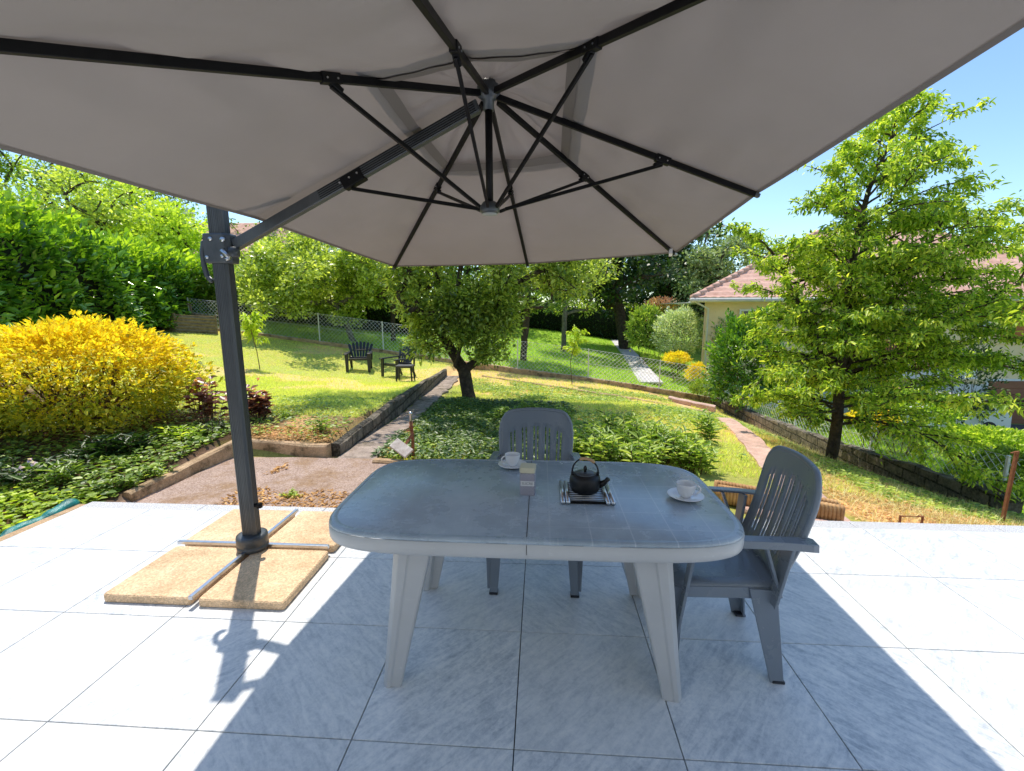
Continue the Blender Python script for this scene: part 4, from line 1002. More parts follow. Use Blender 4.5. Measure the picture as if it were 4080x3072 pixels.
for k in range(8):
    P0, P1 = ends[k], ends[(k+1) % 8]; vs = []; fs = []
    for i in range(11):
        f = .02+.315*i/10
        for j in range(13):
            w_ = j/12; p = surf(P0, P1, f, w_, .03)+V(0, 0, .035+.012*math.sin(17*w_+k)*math.sin(f*14+k*2)*4*w_*(1-w_)+.012*math.sin(f*40+k)*4*w_*(1-w_)); vs.append(p)
    for i in range(10):
        for j in range(12): a = i*13+j; fs.append((a, a+1, a+14, a+13))
    mb.add(vs, fs)
mb.build('vent_cap', M['fabric'], par, True)
hb = at(1058, 452, .50)
def fat(E, px, py):
    best = min(np.linspace(.15, .8, 131), key=lambda f: np.linalg.norm(proj(hub+(E-hub)*f)-V(px, py))); return best
att = {0: (712, 152), 1: (945, 115), 2: (1280, 80), 3: (1430, 343), 4: (1262, 372), 5: (1106, 405), 6: (940, 395)}
dn = V(0, 0, -.022)
for k in range(7):
    E = ends[k]; mb = MB(); a = hub+(E-hub)*.03+dn; b = hub+(E-hub)*.985+dn
    mb.bar(a, b, .021, .028); rib = mb.build('rib', M['rib'], par, bevel=.002)
    f = fat(E, *att[k]); q = hub+(E-hub)*f+dn*1.6
    mb = MB(); d = unit(E-hub); mb.bar(q-d*.04+V(0, 0, .012), q+d*.04+V(0, 0, .012), .032, .036); mb.bar(q, q+(hb-q)*.05+V(0, 0, -.004), .026, .02)
    mb.build('bracket', M['rib'], rib, bevel=.003)
    mb = MB(); x_ = unit(np.cross(d, V(0, 0, 1)))
    for s_ in (-1, 1):
        for t_ in (-.022, .022): mb.tube([q+d*t_+x_*s_*.015+V(0, 0, .01), q+d*t_+x_*s_*.019+V(0, 0, .01)], .0035, 8)
    mb.build('bolt', M['chrome'], rib)
    mb = MB(); mb.bar(q+V(0, 0, -.012), hb+(q-hb)*V(1, 1, 0)*.09, .013, .017); mb.build('strut', M['rib'], par, bevel=.0015)
    mb = MB(); mb.bar(b-(b-a)*.002, b+(b-a)*.017, .026, .02); mb.build('end_cap', M['plasticpad'] if k == 4 else M['cast'], rib, bevel=.003)
mb = MB(); mb.bar(c5+(hub-c5)*.045+V(.0, .0, -.05), c5+(hub-c5)*.075+V(.03, 0, -.05), .03, .045); mb.build('tie_strap', M['paper'], canopy)
mb = MB(); mb.lathe(hub, [(.0, .05), (.045, .045), (.06, .0), (.06, -.03), (.042, -.045), (.028, -.055), (.028, -.10), (0, -.10)], 20); mb.build('hub', M['cast'], par, True)
mb = MB(); mb.tube([hub+V(0, 0, -.05), hb+V(0, 0, .01)], .019, 14); mb.build('mast', M['rib'], par, True)
mb = MB(); mb.lathe(hb, [(0, .04), (.035, .035), (.052, .012), (.052, -.012), (.043, -.02), (0, -.024)], 22); mb.build('lower_hub', M['cast'], par, True)
mb = MB(); mb.lathe(hb, [(.040, -.021), (.040, -.027), (.018, -.030), (0, -.031)], 22); mb.build('lower_cap', M['plasticpad'], par, True)
# pole
PT = 2.64
mb = MB(); hx, hy, ch = .047, .036, .012; sec = [(-hx+ch, -hy), (hx-ch, -hy), (hx, -hy+ch), (hx, hy-ch), (hx-ch, hy), (-hx+ch, hy), (-hx, hy-ch), (-hx, -hy+ch)]
mb.loft([[(PB[0]+x, PB[1]+y, z) for x, y in sec] for z in (.12, PT)]); pole = mb.build('pole', M['pole'], par)
mb = MB()
for x in np.linspace(-hx+ch+.004, hx-ch-.004, 7): mb.box((PB[0]+x, PB[1]-hy-.0008, (PT+.14)/2), (.0035, .002, PT-.16))
for y in np.linspace(-hy+ch+.002, hy-ch-.002, 4): mb.box((PB[0]+hx+.0008, PB[1]+y, (PT+.14)/2), (.002, .0035, PT-.16))
mb.build('pole_ribbing', M['pole'], pole)
mb = MB(); mb.lathe((PB[0], PB[1], 0), [(.0, .05), (.088, .05), (.092, .058), (.092, .078), (.086, .082), (.090, .088), (.092, .13), (.088, .145), (.07, .150), (0, .151)], 36); mb.build('swivel_base', M['cast'], par, True)
mb = MB(); mb.tube([PB+V(hx-.005, -.01, .345), PB+V(hx+.03, -.01, .345)], .012, 10); mb.lathe((PB[0]+hx+.03, PB[1]-.01, .345), [(0, -.02), (.018, -.014), (.018, .014), (0, .02)], 12); mb.build('lock_knob', M['rib'], par, True)
mb = MB()
cz = .048
for a, b in ((-1.79+1.755-.49, -.045), (.045, .49)):
    mb.bar(PB+V(a, .025, cz+.01), PB+V(b, .025, cz+.01), .025, .022)
for a, b in ((-.53, -.06), (.06, .53)):
    mb.bar(PB+V(0.0, a, cz+.01), PB+V(0.0, b, cz+.01), .025, .022)
mb.build('cross_foot', M['steel'], par, bevel=.003)
# sliding collar with grip, crank and arm
zc = 1.905
mb = MB(); s1 = [(-.068, -.052), (.055, -.056), (.080, -.03), (.080, .03), (.055, .056), (-.068, .052)]
mb.loft([[(PB[0]+x*k, PB[1]+y*k, zc+z) for x, y in s1] for z, k in ((-.082, .97), (-.07, 1.02), (.07, 1.02), (.082, .97))]); collar = mb.build('collar', M['cast'], par, bevel=.006)
mb = MB(); mb.tube([PB+V(-.066, -.01, zc-z) if i in (0, 6) else PB+V(-.066-o, -.01, zc-z) for i, (o, z) in enumerate([(0, -.05), (.030, -.035), (.042, .02), (.042, .09), (.030, .15), (.012, .175), (0, .175)])], .013, 8, sy=1.2); mb.build('grip', M['cast'], par, True)
mb = MB(); mb.tube([PB+V(.055, -.05, zc+.045), PB+V(.055, -.066, zc+.045)], .013, 12); mb.tube([PB+V(-.02, -.05, zc+.05), PB+V(-.02, -.06, zc+.05)], .011, 10); mb.tube([PB+V(-.05, -.05, zc-.05), PB+V(-.05, -.06, zc-.05)], .009, 10); mb.tube([PB+V(.04, -.05, zc-.045), PB+V(.04, -.06, zc-.045)], .009, 10); mb.build('bolt', M['chrome'], collar, True)
mb = MB(); mb.lathe((PB[0]+.095, PB[1]-.03, zc-.02), [(0, -.03), (.028, -.026), (.032, 0), (.028, .026), (0, .03)], 16); mb.build('crank_boss', M['cast'], collar, True)
mb = MB(); mb.tube([PB+V(.055, -.062, zc-.015), PB+V(.075, -.10, zc-.022), PB+V(.125, -.115, zc-.062)], [.010, .012, .010], 10); mb.tube([PB+V(.125, -.115, zc-.062), PB+V(.105, -.12, zc-.072)], .009, 8); mb.build('crank_handle', M['steel'], collar, True)
A0 = PB+V(.085, 0, zc+.02); A1 = hub+V(-.05, .004, -.075); dA = unit(A1-A0)
mb = MB(); mb.bar(A0, A1, .045, .060); arm = mb.build('arm', M['pole'], par, bevel=.006)
mb = MB(); xA = unit(np.cross(dA, V(0, 0, 1)))
for k in (-2, -1, 0, 1, 2): mb.bar(A0+dA*.6-xA*(-.0235)+np.cross(xA, dA)*k*.011, A1-dA*.02-xA*(-.0235)+np.cross(xA, dA)*k*.011, .002, .003)
mb.build('arm_ribbing', M['rib'], arm)
q = A0+dA*.80; mb = MB(); mb.bar(q-dA*.05+V(0, 0, -.010), q+dA*.08+V(0, 0, -.010), .051, .062); mb.build('arm_bracket', M['rib'], arm, bevel=.004)
mb = MB(); q2 = q+V(0, 0, -.05); mb.bar(q2, hb+(q2-hb)*V(1, 1, 0)*.05, .016, .018); mb.build('strut', M['rib'], par, bevel=.0015)
mb = MB()
for t_ in (-.06, 0, .05): mb.tube([q+dA*t_+xA*.024, q+dA*t_+xA*.031], .005, 8)
mb.build('bolt', M['chrome'], arm)
mb = MB(); U0 = PB+V(0, 0, PT-.03); U1 = m8+(hub-m8)*.16+V(0, 0, .03); mb.bar(U0, U1, .04, .035); mb.build('upper_link', M['pole'], par, bevel=.003)
mb = MB(); mb.box(PB+V(0, 0, PT+.012), (.105, .085, .03)); mb.build('pole_cap', M['cast'], par, bevel=.006)

# ballast slabs
GS = 'concrete ballast slabs round the parasol pole'
for (x0, x1, y0, y1, lab) in [(-2.275, -1.775, .088, .60, 'front left tan ballast slab under the parasol foot'), (-1.728, -1.252, .080, .60, 'front right tan ballast slab crossed by the pole shadow'),
                              (-2.275, -1.775, .652, 1.15, 'back left tan ballast slab next to the terrace edge'), (-1.728, -1.245, .652, 1.15, 'back right tan ballast slab, partly behind the table corner')]:
    mb = MB(); w_, h_ = x1-x0, y1-y0; cxx, cyy = (x0+x1)/2, (y0+y1)/2; rings = []
    def rrect(sx_, sy_, r_, z):
        o = []
        for (sx2, sy2, a0) in ((1, -1, -90), (1, 1, 0), (-1, 1, 90), (-1, -1, 180)):
            for q_ in range(4):
                a = R(a0+q_*30); o.append((cxx+sx2*(sx_/2-r_)+r_*math.cos(a), cyy+sy2*(sy_/2-r_)+r_*math.sin(a), z))
        return o
    mb.loft([rrect(w_-.006, h_-.006, .015, .0015), rrect(w_, h_, .02, .006), rrect(w_, h_, .02, .040), rrect(w_-.012, h_-.012, .016, .047)])
    tag(mb.build('ballast_slab', M['slab']), lab, 'slab', GS)

# ------------------------------------------------------------------ table
TC = V(.05, .02, 0); TA, TB, TN = .850, .457, 5.6
tab = thing('garden_table', 'large grey resin garden table with a bowed rounded top', 'table', TC)
def outline(s_, z, n=120):
    o = []
    for k in range(n):
        a = 2*math.pi*k/n; ca_, sa_ = math.cos(a), math.sin(a); r_ = (abs(ca_)**TN+abs(sa_)**TN)**(-1/TN)
        # distribute evenly on the rectangle rather than the circle
        x, y = r_*ca_, r_*sa_; o.append((TC[0]+x*(TA-s_), TC[1]+y*(TB-s_), z))
    return o
mb = MB(); mb.loft([outline(.012, .640), outline(.003, .648), outline(0, .66), outline(0, .700), outline(.004, .703)], cap=False)
mb.add(*(lambda o1, o2: (o1+o2, [(i, (i+1) % 120, 120+(i+1) % 120, 120+i) for i in range(120)]))(outline(.012, .640), outline(.03, .68)))
mb.build('skirt', M['skirt'], tab, True)
mb = MB(); mb.loft([outline(.006, .7035), outline(.001, .706), outline(.003, .714), outline(.012, .7195), outline(.024, .7205), outline(.027, .7185), outline(.031, .7185), outline(.034, .7200)]); top = mb.build('table_top', M['top'], tab, True)
mb = MB(); mb.box((TC[0]-.012, TC[1], .7203), (.0028, TB*1.87, .0016)); mb.box((TC[0]-.012, TC[1]-TB+.0005, .683), (.0022, .003, .038)); mb.build('joint_line', M['joint'], top)
mb = MB(); mb.box((TC[0], TC[1], .665), (1.35, .7, .03)); mb.build('underframe', M['skirt'], tab, bevel=.01)
for sx_ in (-1, 1):
    for sy_ in (-1, 1):
        foot = V(TC[0]+sx_*.578, TC[1]+sy_*.36 if sy_ < 0 else TC[1]+.30, 0); tp = V(TC[0]+sx_*.47, TC[1]+sy_*.30, .655)
        mb = MB(); rings = []
        for u_ in (0, .02, .33, .66, 1):
            c = foot+(tp-foot)*u_; wx = .080+(.165-.080)*u_**1.1; wy = .055+.06*u_; cf = .018+.012*u_; cx_, cy_ = -sx_, -sy_
            # local axes: +a points inward along x, +b inward along y; outer corner chamfered, front face flat
            def pt_(a, b): return (c[0]-wx/2*(-sx_)*(-1)+0 if False else c[0]+(-sx_)*(a-wx/2), c[1]+(-sy_)*(b-wy/2), c[2])
            ring = [pt_(cf, 0), pt_(wx*.42, 0), pt_(wx*.47, .006), pt_(wx-.006, .006), pt_(wx, .012), pt_(wx, wy*.5), pt_(wx*.5, wy*.6), pt_(wx*.4, wy), pt_(.006, wy), pt_(0, wy-.006), pt_(0, cf)]
            rings.append(ring if sx_*sy_ > 0 else ring[::-1])
        mb.loft(rings); leg = mb.build('leg', M['skirt'], tab, bevel=.004)
        mb = MB(); mb.box((tp[0]+sx_*.01, tp[1]+sy_*.005, .648), (.21, .17, .035), taper=.97); mb.build('leg_socket', M['skirt'], leg, bevel=.012)

# ------------------------------------------------------------------ resin armchairs
def armchair(label, loc, rz):
    t_ = thing('garden_chair', label, 'chair', loc, rz, 'slate resin armchairs at the table'); m = M['chair']
    def Bk(u_, v_):
        e = max(0, abs(u_)-.62)/.38; ztop = .925-.022*u_*u_-.062*e**3.0
        hw = .198+.034*v_**.8-.012*max(0, v_-.85)/.15*e; z = .40+v_*(ztop-.40)
        return (u_*hw, .195+.125*v_+.015*math.sin(v_*3.14)-.035*u_*u_-.0*v_, z)
    us = []; slots = []
    for c in (-.66, -.33, 0, .33, .66):
        for o in (-.052, .052): slots.append((c+o-.018, c+o+.018))
    edges = sorted({-1, -.93, -.84, 1, .93, .84}|{e for s_ in slots for e in s_}|{(-.33+s_*.165) for s_ in (-1, 1)}|{(.33+s_*.165) for s_ in (-1, 1)})
    def vrow(u_): vt = .80-.10*u_*u_; vb = .20+.04*u_*u_; return [0, vb*.5, vb, vb+.25*(vt-vb), vb+.5*(vt-vb), vb+.75*(vt-vb), vt, vt+.35*(1-vt), vt+.7*(1-vt), 1-.12*(1-vt), 1]
    vs = [Bk(u_, v_) for u_ in edges for v_ in vrow(u_)]; nr = 11; fs = []
    for i in range(len(edges)-1):
        for j in range(nr-1):
            if (edges[i], edges[i+1]) in slots and 2 <= j <= 5: continue
            a = i*nr+j; fs.append((a, a+nr, a+nr+1, a+1))
    mb = MB(); mb.add(vs, fs); mb.build('backrest', m, t_, True, world=False, solid=.004)
    # rolled rim round the back
    rim = [Bk(-1, v_) for v_ in np.linspace(0, 1, 9)]+[Bk(u_, 1) for u_ in np.linspace(-.94, .94, 19)]+[Bk(1, v_) for v_ in np.linspace(1, 0, 9)]
    mb = MB(); mb.tube([(x, y+.008, z) for x, y, z in rim], .0125, 8); mb.build('back_rim', m, t_, True, world=False)
    # seat
    mb = MB(); vs, fs = [], []; nu, nv = 15, 15
    for i in range(nu):
        for j in range(nv):
            u_ = -1+2*i/(nu-1); v_ = j/(nv-1); y = -.255+.465*v_; hw = .225-.035*v_
            dish = -.014*(1-u_*u_)*math.sin(math.pi*min(1, v_*1.1)); front = -.03*max(0, .12-v_)/.12; edge = -.012*max(0, abs(u_)-.85)/.15
            cr = max(0, abs(u_)-.8)/.2; y2 = y+.03*cr**2*(1 if v_ < .5 else 0)*(1-v_*2)
            vs.append((u_*hw, y2, .425+dish+front+edge+.004))
    for i in range(nu-1):
        for j in range(nv-1): a = i*nv+j; fs.append((a, a+nv, a+nv+1, a+1))
    mb.add(vs, fs); mb.build('seat', m, t_, True, world=False, solid=.010)
    mb = MB(); ap = [(-.19, .205), (-.222, -.20), (-.20, -.252), (0, -.262), (.20, -.252), (.222, -.20), (.19, .205)]
    for i in range(len(ap)-1): mb.bar((*ap[i], .392), (*ap[i+1], .392), .009, .05)
    mb.bar((-.19, .205, .39), (.19, .205, .39), .009, .045); mb.build('apron', m, t_, world=False, bevel=.002)
    for s_ in (-1, 1):
        # front leg: angle section carried up to the arm
        def angle(name, p0, p1, w0, w1, d0, d1, sgn):
            mb = MB(); r_ = []
            for p, w_, d_ in ((p0, w0, d0), (p0+(p1-p0)*.5, (w0+w1)/2, (d0+d1)/2), (p1, w1, d1)):
                th = .010; q = [(0, 0), (w_, 0), (w_, th), (th, th), (th, d_), (0, d_)]
                r_.append([(p[0]-s_*a, p[1]+sgn*b, p[2]) for a, b in q][::(-1 if s_*sgn < 0 else 1)])
            mb.loft(r_); return mb.build(name, m, t_, world=False, bevel=.003)
        lf = angle('leg', V(s_*.245, -.245, 0), V(s_*.228, -.262, .415), .042, .062, .045, .075, 1)
        mb = MB(); mb.box((s_*.225, -.228, .006), (.048, .046, .012)); mb.build('foot_pad', M['black_resin'], lf, world=False, bevel=.003)
        lr = angle('leg', V(s_*.232, .240, 0), V(s_*.215, .185, .415), .044, .075, .055, .11, -1)
        mb = MB(); mb.box((s_*.212, .218, .006), (.048, .050, .012)); mb.build('foot_pad', M['black_resin'], lr, world=False, bevel=.003)
        # arm: flat flared board, with front strut and rear web
        mb = MB(); st = [(-.265, .040, .645, .262), (-.24, .052, .652, .262), (-.10, .050, .655, .262), (.06, .046, .656, .258), (.18, .050, .655, .252), (.27, .062, .650, .243), (.295, .05, .645, .24)]
        mb.loft([[(s_*(xc-w_/2), y, z+.010), (s_*(xc+w_/2), y, z+.008), (s_*(xc+w_/2+.006), y, z-.022), (s_*(xc+w_/2), y, z-.022), (s_*(xc+w_/2-.008), y, z), (s_*(xc-w_/2), y, z)] for y, w_, z, xc in st]); mb.build('armrest', m, t_, world=False, bevel=.004)
        mb = MB(); mb.bar((s_*.244, -.235, .03), (s_*.258, -.165, .648), .012, .030, up=(1, 0, 0), w2=.014, h2=.05); mb.bar((s_*.222, .165, .36), (s_*.243, .20, .648), .012, .07, up=(1, 0, 0), w2=.014, h2=.075); mb.bar((s_*.225, .19, .40), (s_*.245, .10, .65), .012, .03, up=(1, 0, 0), w2=.012, h2=.03)
        mb.build('arm_support', m, t_, world=False, bevel=.003)
    return t_
armchair('slate grey resin armchair at the far side of the table, facing the camera', (.058, .530, 0), R(0))
armchair('slate grey resin armchair pulled up to the right end of the table', (.892, -.002, 0), R(-93))

# ------------------------------------------------------------------ things on the table
ZT = .7203
def cup_set(lab_s, lab_c, x, y, ang, sc_=1.0):
    s_ = thing('saucer', lab_s, 'saucer', (x, y, ZT)); mb = MB()
    mb.lathe((x, y, ZT), [(0, .004), (.026*sc_, .004), (.028*sc_, .0015), (.034*sc_, .0005), (.05*sc_, .005), (.078*sc_, .0155), (.0795*sc_, .0175), (.078*sc_, .0185), (.05*sc_, .0085), (.03*sc_, .0065), (0, .0065)], 48); mb.build('dish', M['china'], s_, True)
    c_ = thing('coffee_cup', lab_c, 'cup', (x, y, ZT+.0068*1)); z0 = ZT+.0072; mb = MB()
    mb.lathe((x, y, z0), [(0, .003), (.018*sc_, .001), (.020*sc_, 0), (.021*sc_, .003), (.030*sc_, .012), (.038*sc_, .03), (.0415*sc_, .05), (.0425*sc_, .062), (.0415*sc_, .0635), (.040*sc_, .062), (.0385*sc_, .048), (.035*sc_, .03), (.026*sc_, .014), (0, .010)], 48); mb.build('bowl', M['china'], c_, True)
    pts = []
    for k in range(11):
        a = R(-75+k*15); pts.append((x+math.cos(ang)*(.038+.024*math.cos(a))*sc_, y+math.sin(ang)*(.038+.024*math.cos(a))*sc_, z0+.036+.019*math.sin(a)))
    mb = MB(); mb.tube(pts, .0034, 8, sy=1.3); mb.build('handle', M['china'], c_, True)
cup_set('white saucer near the far table edge, behind the sugar tin', 'white porcelain cup at the far table edge in front of the far chair', -.063, .352, R(198), .98)
cup_set('white saucer at the right end of the table', 'white porcelain cup at the right end of the table', .741, -.012, R(-8), 1.0)
# sugar tin
sx0, sy0 = .030, .006; tn = thing('sugar_tin', 'square patterned sugar tin with cream lid and SUCRE label', 'tin', (sx0, sy0, ZT), R(-4))
def rbox(w_, z0, z1, r_=.008, top=0):
    def rr(k, z):
        o = []
        for (a, b, a0) in ((1, -1, -90), (1, 1, 0), (-1, 1, 90), (-1, -1, 180)):
            for q_ in range(5): g_ = R(a0+q_*22.5); o.append((a*(w_/2-k-r_)+r_*math.cos(g_), b*(w_/2-k-r_)+r_*math.sin(g_), z))
        return o
    m = MB(); m.loft([rr(.001, z0), rr(0, z0+.002), rr(0, z1-.003), rr(.003, z1)]); return m
rbox(.070, 0, .106).build('box', M['tin'], tn, world=False)
rbox(.0715, .1065, .132, .009).build('lid', M['creamlid'], tn, world=False)
mb = MB(); mb.box((.001, -.0355, .058), (.061, .001, .023)); lb = mb.build('name_label', M['paper'], tn, world=False)
fc = bpy.data.curves.new('t', 'FONT'); fc.body = 'SUCRE'; fc.size = .0175; fc.align_x = 'CENTER'; fc.align_y = 'CENTER'; fc.extrude = .0003
fo = bpy.data.objects.new('t', fc); COL.objects.link(fo); bpy.context.view_layer.update()
me = bpy.data.meshes.new_from_object(fo.evaluated_get(bpy.context.evaluated_depsgraph_get())); bpy.data.objects.remove(fo)
me.transform(Matrix.Translation((.001, -.0363, .058)) @ Matrix.Rotation(R(90), 4, 'X')); me.materials.clear()
link('lettering', me, M['ink'], lb, world=False)
# trivet
tv = thing('trivet', 'chrome tube trivet under the black kettle', 'trivet', (.296, .0, ZT))
for x in (.187, .209, .383, .405):
    mb = MB(); mb.tube([(x, -.118, ZT+.0105), (x, .118, ZT+.0105)], .0095, 14); mb.build('side_tube', M['chrome'], tv, True)
mb = MB()
for k in range(11): mb.tube([(.212, -.10+.02*k, ZT+.010), (.380, -.10+.02*k, ZT+.010)], .0032, 8)
mb.build('cross_rods', M['steel'], tv, True)
mb = MB(); mb.box((.296, -.106, ZT+.008), (.17, .004, .012)); mb.box((.296, .106, ZT+.008), (.17, .004, .012)); mb.build('end_bars', M['rib'], tv)
# kettle
kx, ky, kz = .292, .008, ZT+.0142
kt = thing('kettle', 'black cast iron teapot with a cane-wrapped hoop handle', 'teapot', (kx, ky, kz)); mb = MB()
mb.lathe((kx, ky, kz), [(0, 0), (.052, 0), (.062, .006), (.069, .022), (.071, .04), (.0705, .058), (.067, .072), (.058, .080), (.046, .084), (.044, .083), (0, .083)], 48); mb.build('body', M['iron'], kt, True)
mb = MB(); mb.lathe((kx, ky, kz+.084), [(.045, -.002), (.046, .002), (.040, .006), (.022, .0085), (0, .009)], 40); lid = mb.build('lid', M['cast'], kt, True)
mb = MB(); mb.lathe((kx, ky, kz+.092), [(0, 0), (.006, .001), (.005, .006), (.0085, .013), (.0085, .02), (.004, .028), (0, .031)], 16); mb.build('knob', M['iron'], lid, True)
mb = MB(); sp = [(kx+.06, ky-.012, kz+.036), (kx+.080, ky-.020, kz+.046), (kx+.092, ky-.026, kz+.060), (kx+.101, ky-.030, kz+.073)]; mb.tube(sp, [.019, .014, .010, .0105], 12, cap=True); mb.build('spout', M['iron'], kt, True)
hd = []; cn = []
for k in range(25):
    a = R(-8+k*196/24); p = (kx-math.cos(a)*.058*(1+.06*math.sin(a)), ky+.010*math.cos(a), kz+.083+math.sin(a)*.070+.002)
    hd.append(p)
    if 9 <= k <= 17: cn.append(p)
mb = MB(); mb.tube(hd, .0038, 8); h_ = mb.build('handle', M['iron'], kt, True)
mb = MB(); mb.tube(cn, [.0068+.0006*(i % 2) for i in range(len(cn))], 10); mb.build('cane_wrap', M['cane'], h_, True)
mb = MB()
for s_ in (-1, 1): mb.tube([(kx+s_*.056, ky, kz+.072), (kx+s_*.058, ky, kz+.092)], .007, 10)
mb.build('lug', M['iron'], kt, True)

# ------------------------------------------------------------------ garden seats, far
def slat_chair(label, loc, rz):
    t_ = thing('lounge_chair', label, 'chair', loc, rz, 'black slatted resin chairs on the lawn'); m = M['black_resin']
    for k in range(7):
        u_ = (k-3)/3; mb = MB(); wB, wT = .050, .088; zt = .86-.075*u_*u_; x0, x1 = u_*.20, u_*.34
        P_ = []
        for f in (0, .5, .9, 1.0):
            w_ = (wB+(wT-wB)*f)*(1 if f < 1 else .55); x = x0+(x1-x0)*f; y = .22+.22*f-.05*u_*u_; z = .30+(zt-.30)*f
            P_.append([(x-w_/2, y, z), (x+w_/2, y, z), (x+w_/2, y+.02, z), (x-w_/2, y+.02, z)])
        mb.loft(P_); mb.build('back_slat', m, t_, world=False)
    mb = MB(); mb.box((0, .245, .37), (.46, .03, .06)); mb.box((0, .34, .60), (.56, .025, .04)); mb.build('back_rail', m, t_, world=False, bevel=.005)
    for k in range(6):
        mb = MB(); mb.box((0, -.24+k*.088, .40-.013*k), (.50, .078, .022), rx=-.12); mb.build('seat_slat', m, t_, world=False, bevel=.004)
    mb = MB(); mb.box((0, -.285, .375), (.52, .025, .07)); mb.build('front_rail', m, t_, world=False, bevel=.005)
    for s_ in (-1, 1):
        mb = MB(); mb.loft([[(s_*(.33-w_/2), y, z), (s_*(.33+w_/2), y, z), (s_*(.33+w_/2), y, z-.03), (s_*(.33-w_/2), y, z-.03)] for y, w_, z in ((-.40, .07, .55), (-.36, .13, .56), (-.1, .12, .565), (.25, .07, .57), (.33, .05, .57))]); mb.build('armrest', m, t_, world=False, bevel=.004)
        mb = MB(); mb.bar((s_*.31, -.34, -.02), (s_*.315, -.31, .54), .045, .075, up=(1, 0, 0), w2=.045, h2=.11); mb.build('leg', m, t_, world=False, bevel=.006)
        mb = MB(); mb.bar((s_*.29, .36, -.02), (s_*.285, .18, .42), .04, .06, up=(1, 0, 0), w2=.04, h2=.09); mb.build('leg', m, t_, world=False, bevel=.006)
        mb = MB(); mb.bar((s_*.28, -.30, .36), (s_*.28, .27, .31), .03, .06, up=(1, 0, 0)); mb.bar((s_*.32, .30, .30), (s_*.325, .31, .55), .03, .05, up=(1, 0, 0)); mb.build('side_rail', m, t_, world=False, bevel=.004)
    return t_
a1 = at(778, 800, 11.3); a1[2] = gz1(a1[0], 11.3); slat_chair('left black fan-backed resin chair on the lawn', a1, R(14))
a2 = at(862, 812, 10.7); a2[2] = gz1(a2[0], 10.7); slat_chair('right black fan-backed resin chair, behind the small black stool table', a2, R(-32))
a3 = at(876, 820, 9.7); a3[2] = gz1(a3[0], 9.7); st_ = thing('side_table', 'small black slatted side table in front of the right lawn chair', 'table', a3, R(6))
for k in range(6): mb = MB(); mb.box((0, -.175+k*.07, .42), (.44, .06, .022)); mb.build('slat', M['black_resin'], st_, world=False, bevel=.004)
mb = MB()
for s_ in (-1, 1): mb.box((s_*.19, 0, .395), (.03, .40, .04)); mb.box((0, s_*.19, .395), (.40, .03, .04))
mb.build('frame', M['black_resin'], st_, world=False)
for s_ in (-1, 1):
    for r_ in (-1, 1): mb = MB(); mb.bar((s_*.205, r_*.19, -.03), (s_*.185, r_*.175, .40), .028, .035, w2=.035, h2=.045); mb.build('leg', M['black_resin'], st_, world=False, bevel=.004)

# ------------------------------------------------------------------ garden odds and ends
p0 = at(893, 996, 3.0); pz = gz1(p0[0], 3.0); ht = at(890, 893, 3.0)[2]
sp_ = thing('standpipe', 'rusty standpipe with a pale tap head beside the path', 'standpipe', (p0[0], 3.0, pz))
mb = MB(); mb.tube([(p0[0]-.01, 3.0, pz-.1), (p0[0]+.004, 3.0, pz+.25), (p0[0]-.012, 3.0, ht-.10)], .019, 10); mb.build('pipe', M['rust'], sp_, True)
mb = MB(); mb.tube([(p0[0]-.012, 3.0, ht-.12), (p0[0]-.014, 3.0, ht-.03), (p0[0]-.010, 2.99, ht)], [.015, .016, .02], 10); mb.lathe((p0[0]-.008, 2.99, ht-.0), [(0, -.02), (.022, -.012), (.024, .008), (.012, .022), (0, .024)], 12); mb.build('tap_head', M['steel'], sp_, True)
mb = MB(); mb.lathe((p0[0]-.01, 3.0, ht-.16), [(.02, -.012), (.028, -.01), (.028, .01), (.02, .012)], 10); mb.tube([(p0[0]-.01, 2.98, ht-.19), (p0[0]-.055, 2.96, ht-.20)], .010, 8); mb.build('valve', M['rust'], sp_, True)
mb = MB(); b0 = at(893, 935, 3.0); b1 = at(872, 965, 2.85); mb.bar(b0, b1, .03, .012, up=(0, 1, 0)); mb.build('bracket', M['rust'], sp_)
bc = at(867, 968, 2.82); bd = thing('cracked_board', 'small cracked whitish board leaning by the standpipe', 'board', bc, 0)
mb = MB(); m_ = bc; mb.box(m_, (.25, .13, .035), rz=R(-25), rx=R(35), ry=R(24)); mb.build('board', M['board'], bd, bevel=.006)
# teal netting roll
tr0 = V(-3.78, 1.30, -.02); tr1 = V(-3.79, .62, -.09); nt_ = thing('netting_roll', 'rolled teal green netting beside the terrace corner', 'netting', (tr0[0], tr0[1], -.13))
mb = MB(); n_ = 26; pts = []; rd = []
for k in range(n_):
    u_ = k/(n_-1); pts.append(tr0*(1-u_)+tr1*u_+V(.02*math.sin(u_*9), 0, .012*math.sin(u_*13))); rd.append(.055*(1-.45*u_)*(1+.10*math.sin(u_*31)+.06*math.sin(u_*53)))
mb.tube(pts, rd, 16, cap=False, sy=.8); mb.build('netting', M['teal'], nt_, True, solid=.004)
mb = MB(); mb.tube([pts[0]+V(0, -.01, 0), pts[1], pts[4]], [.045, .04, .03], 10); mb.build('inner_roll', M['teal'], nt_, True)
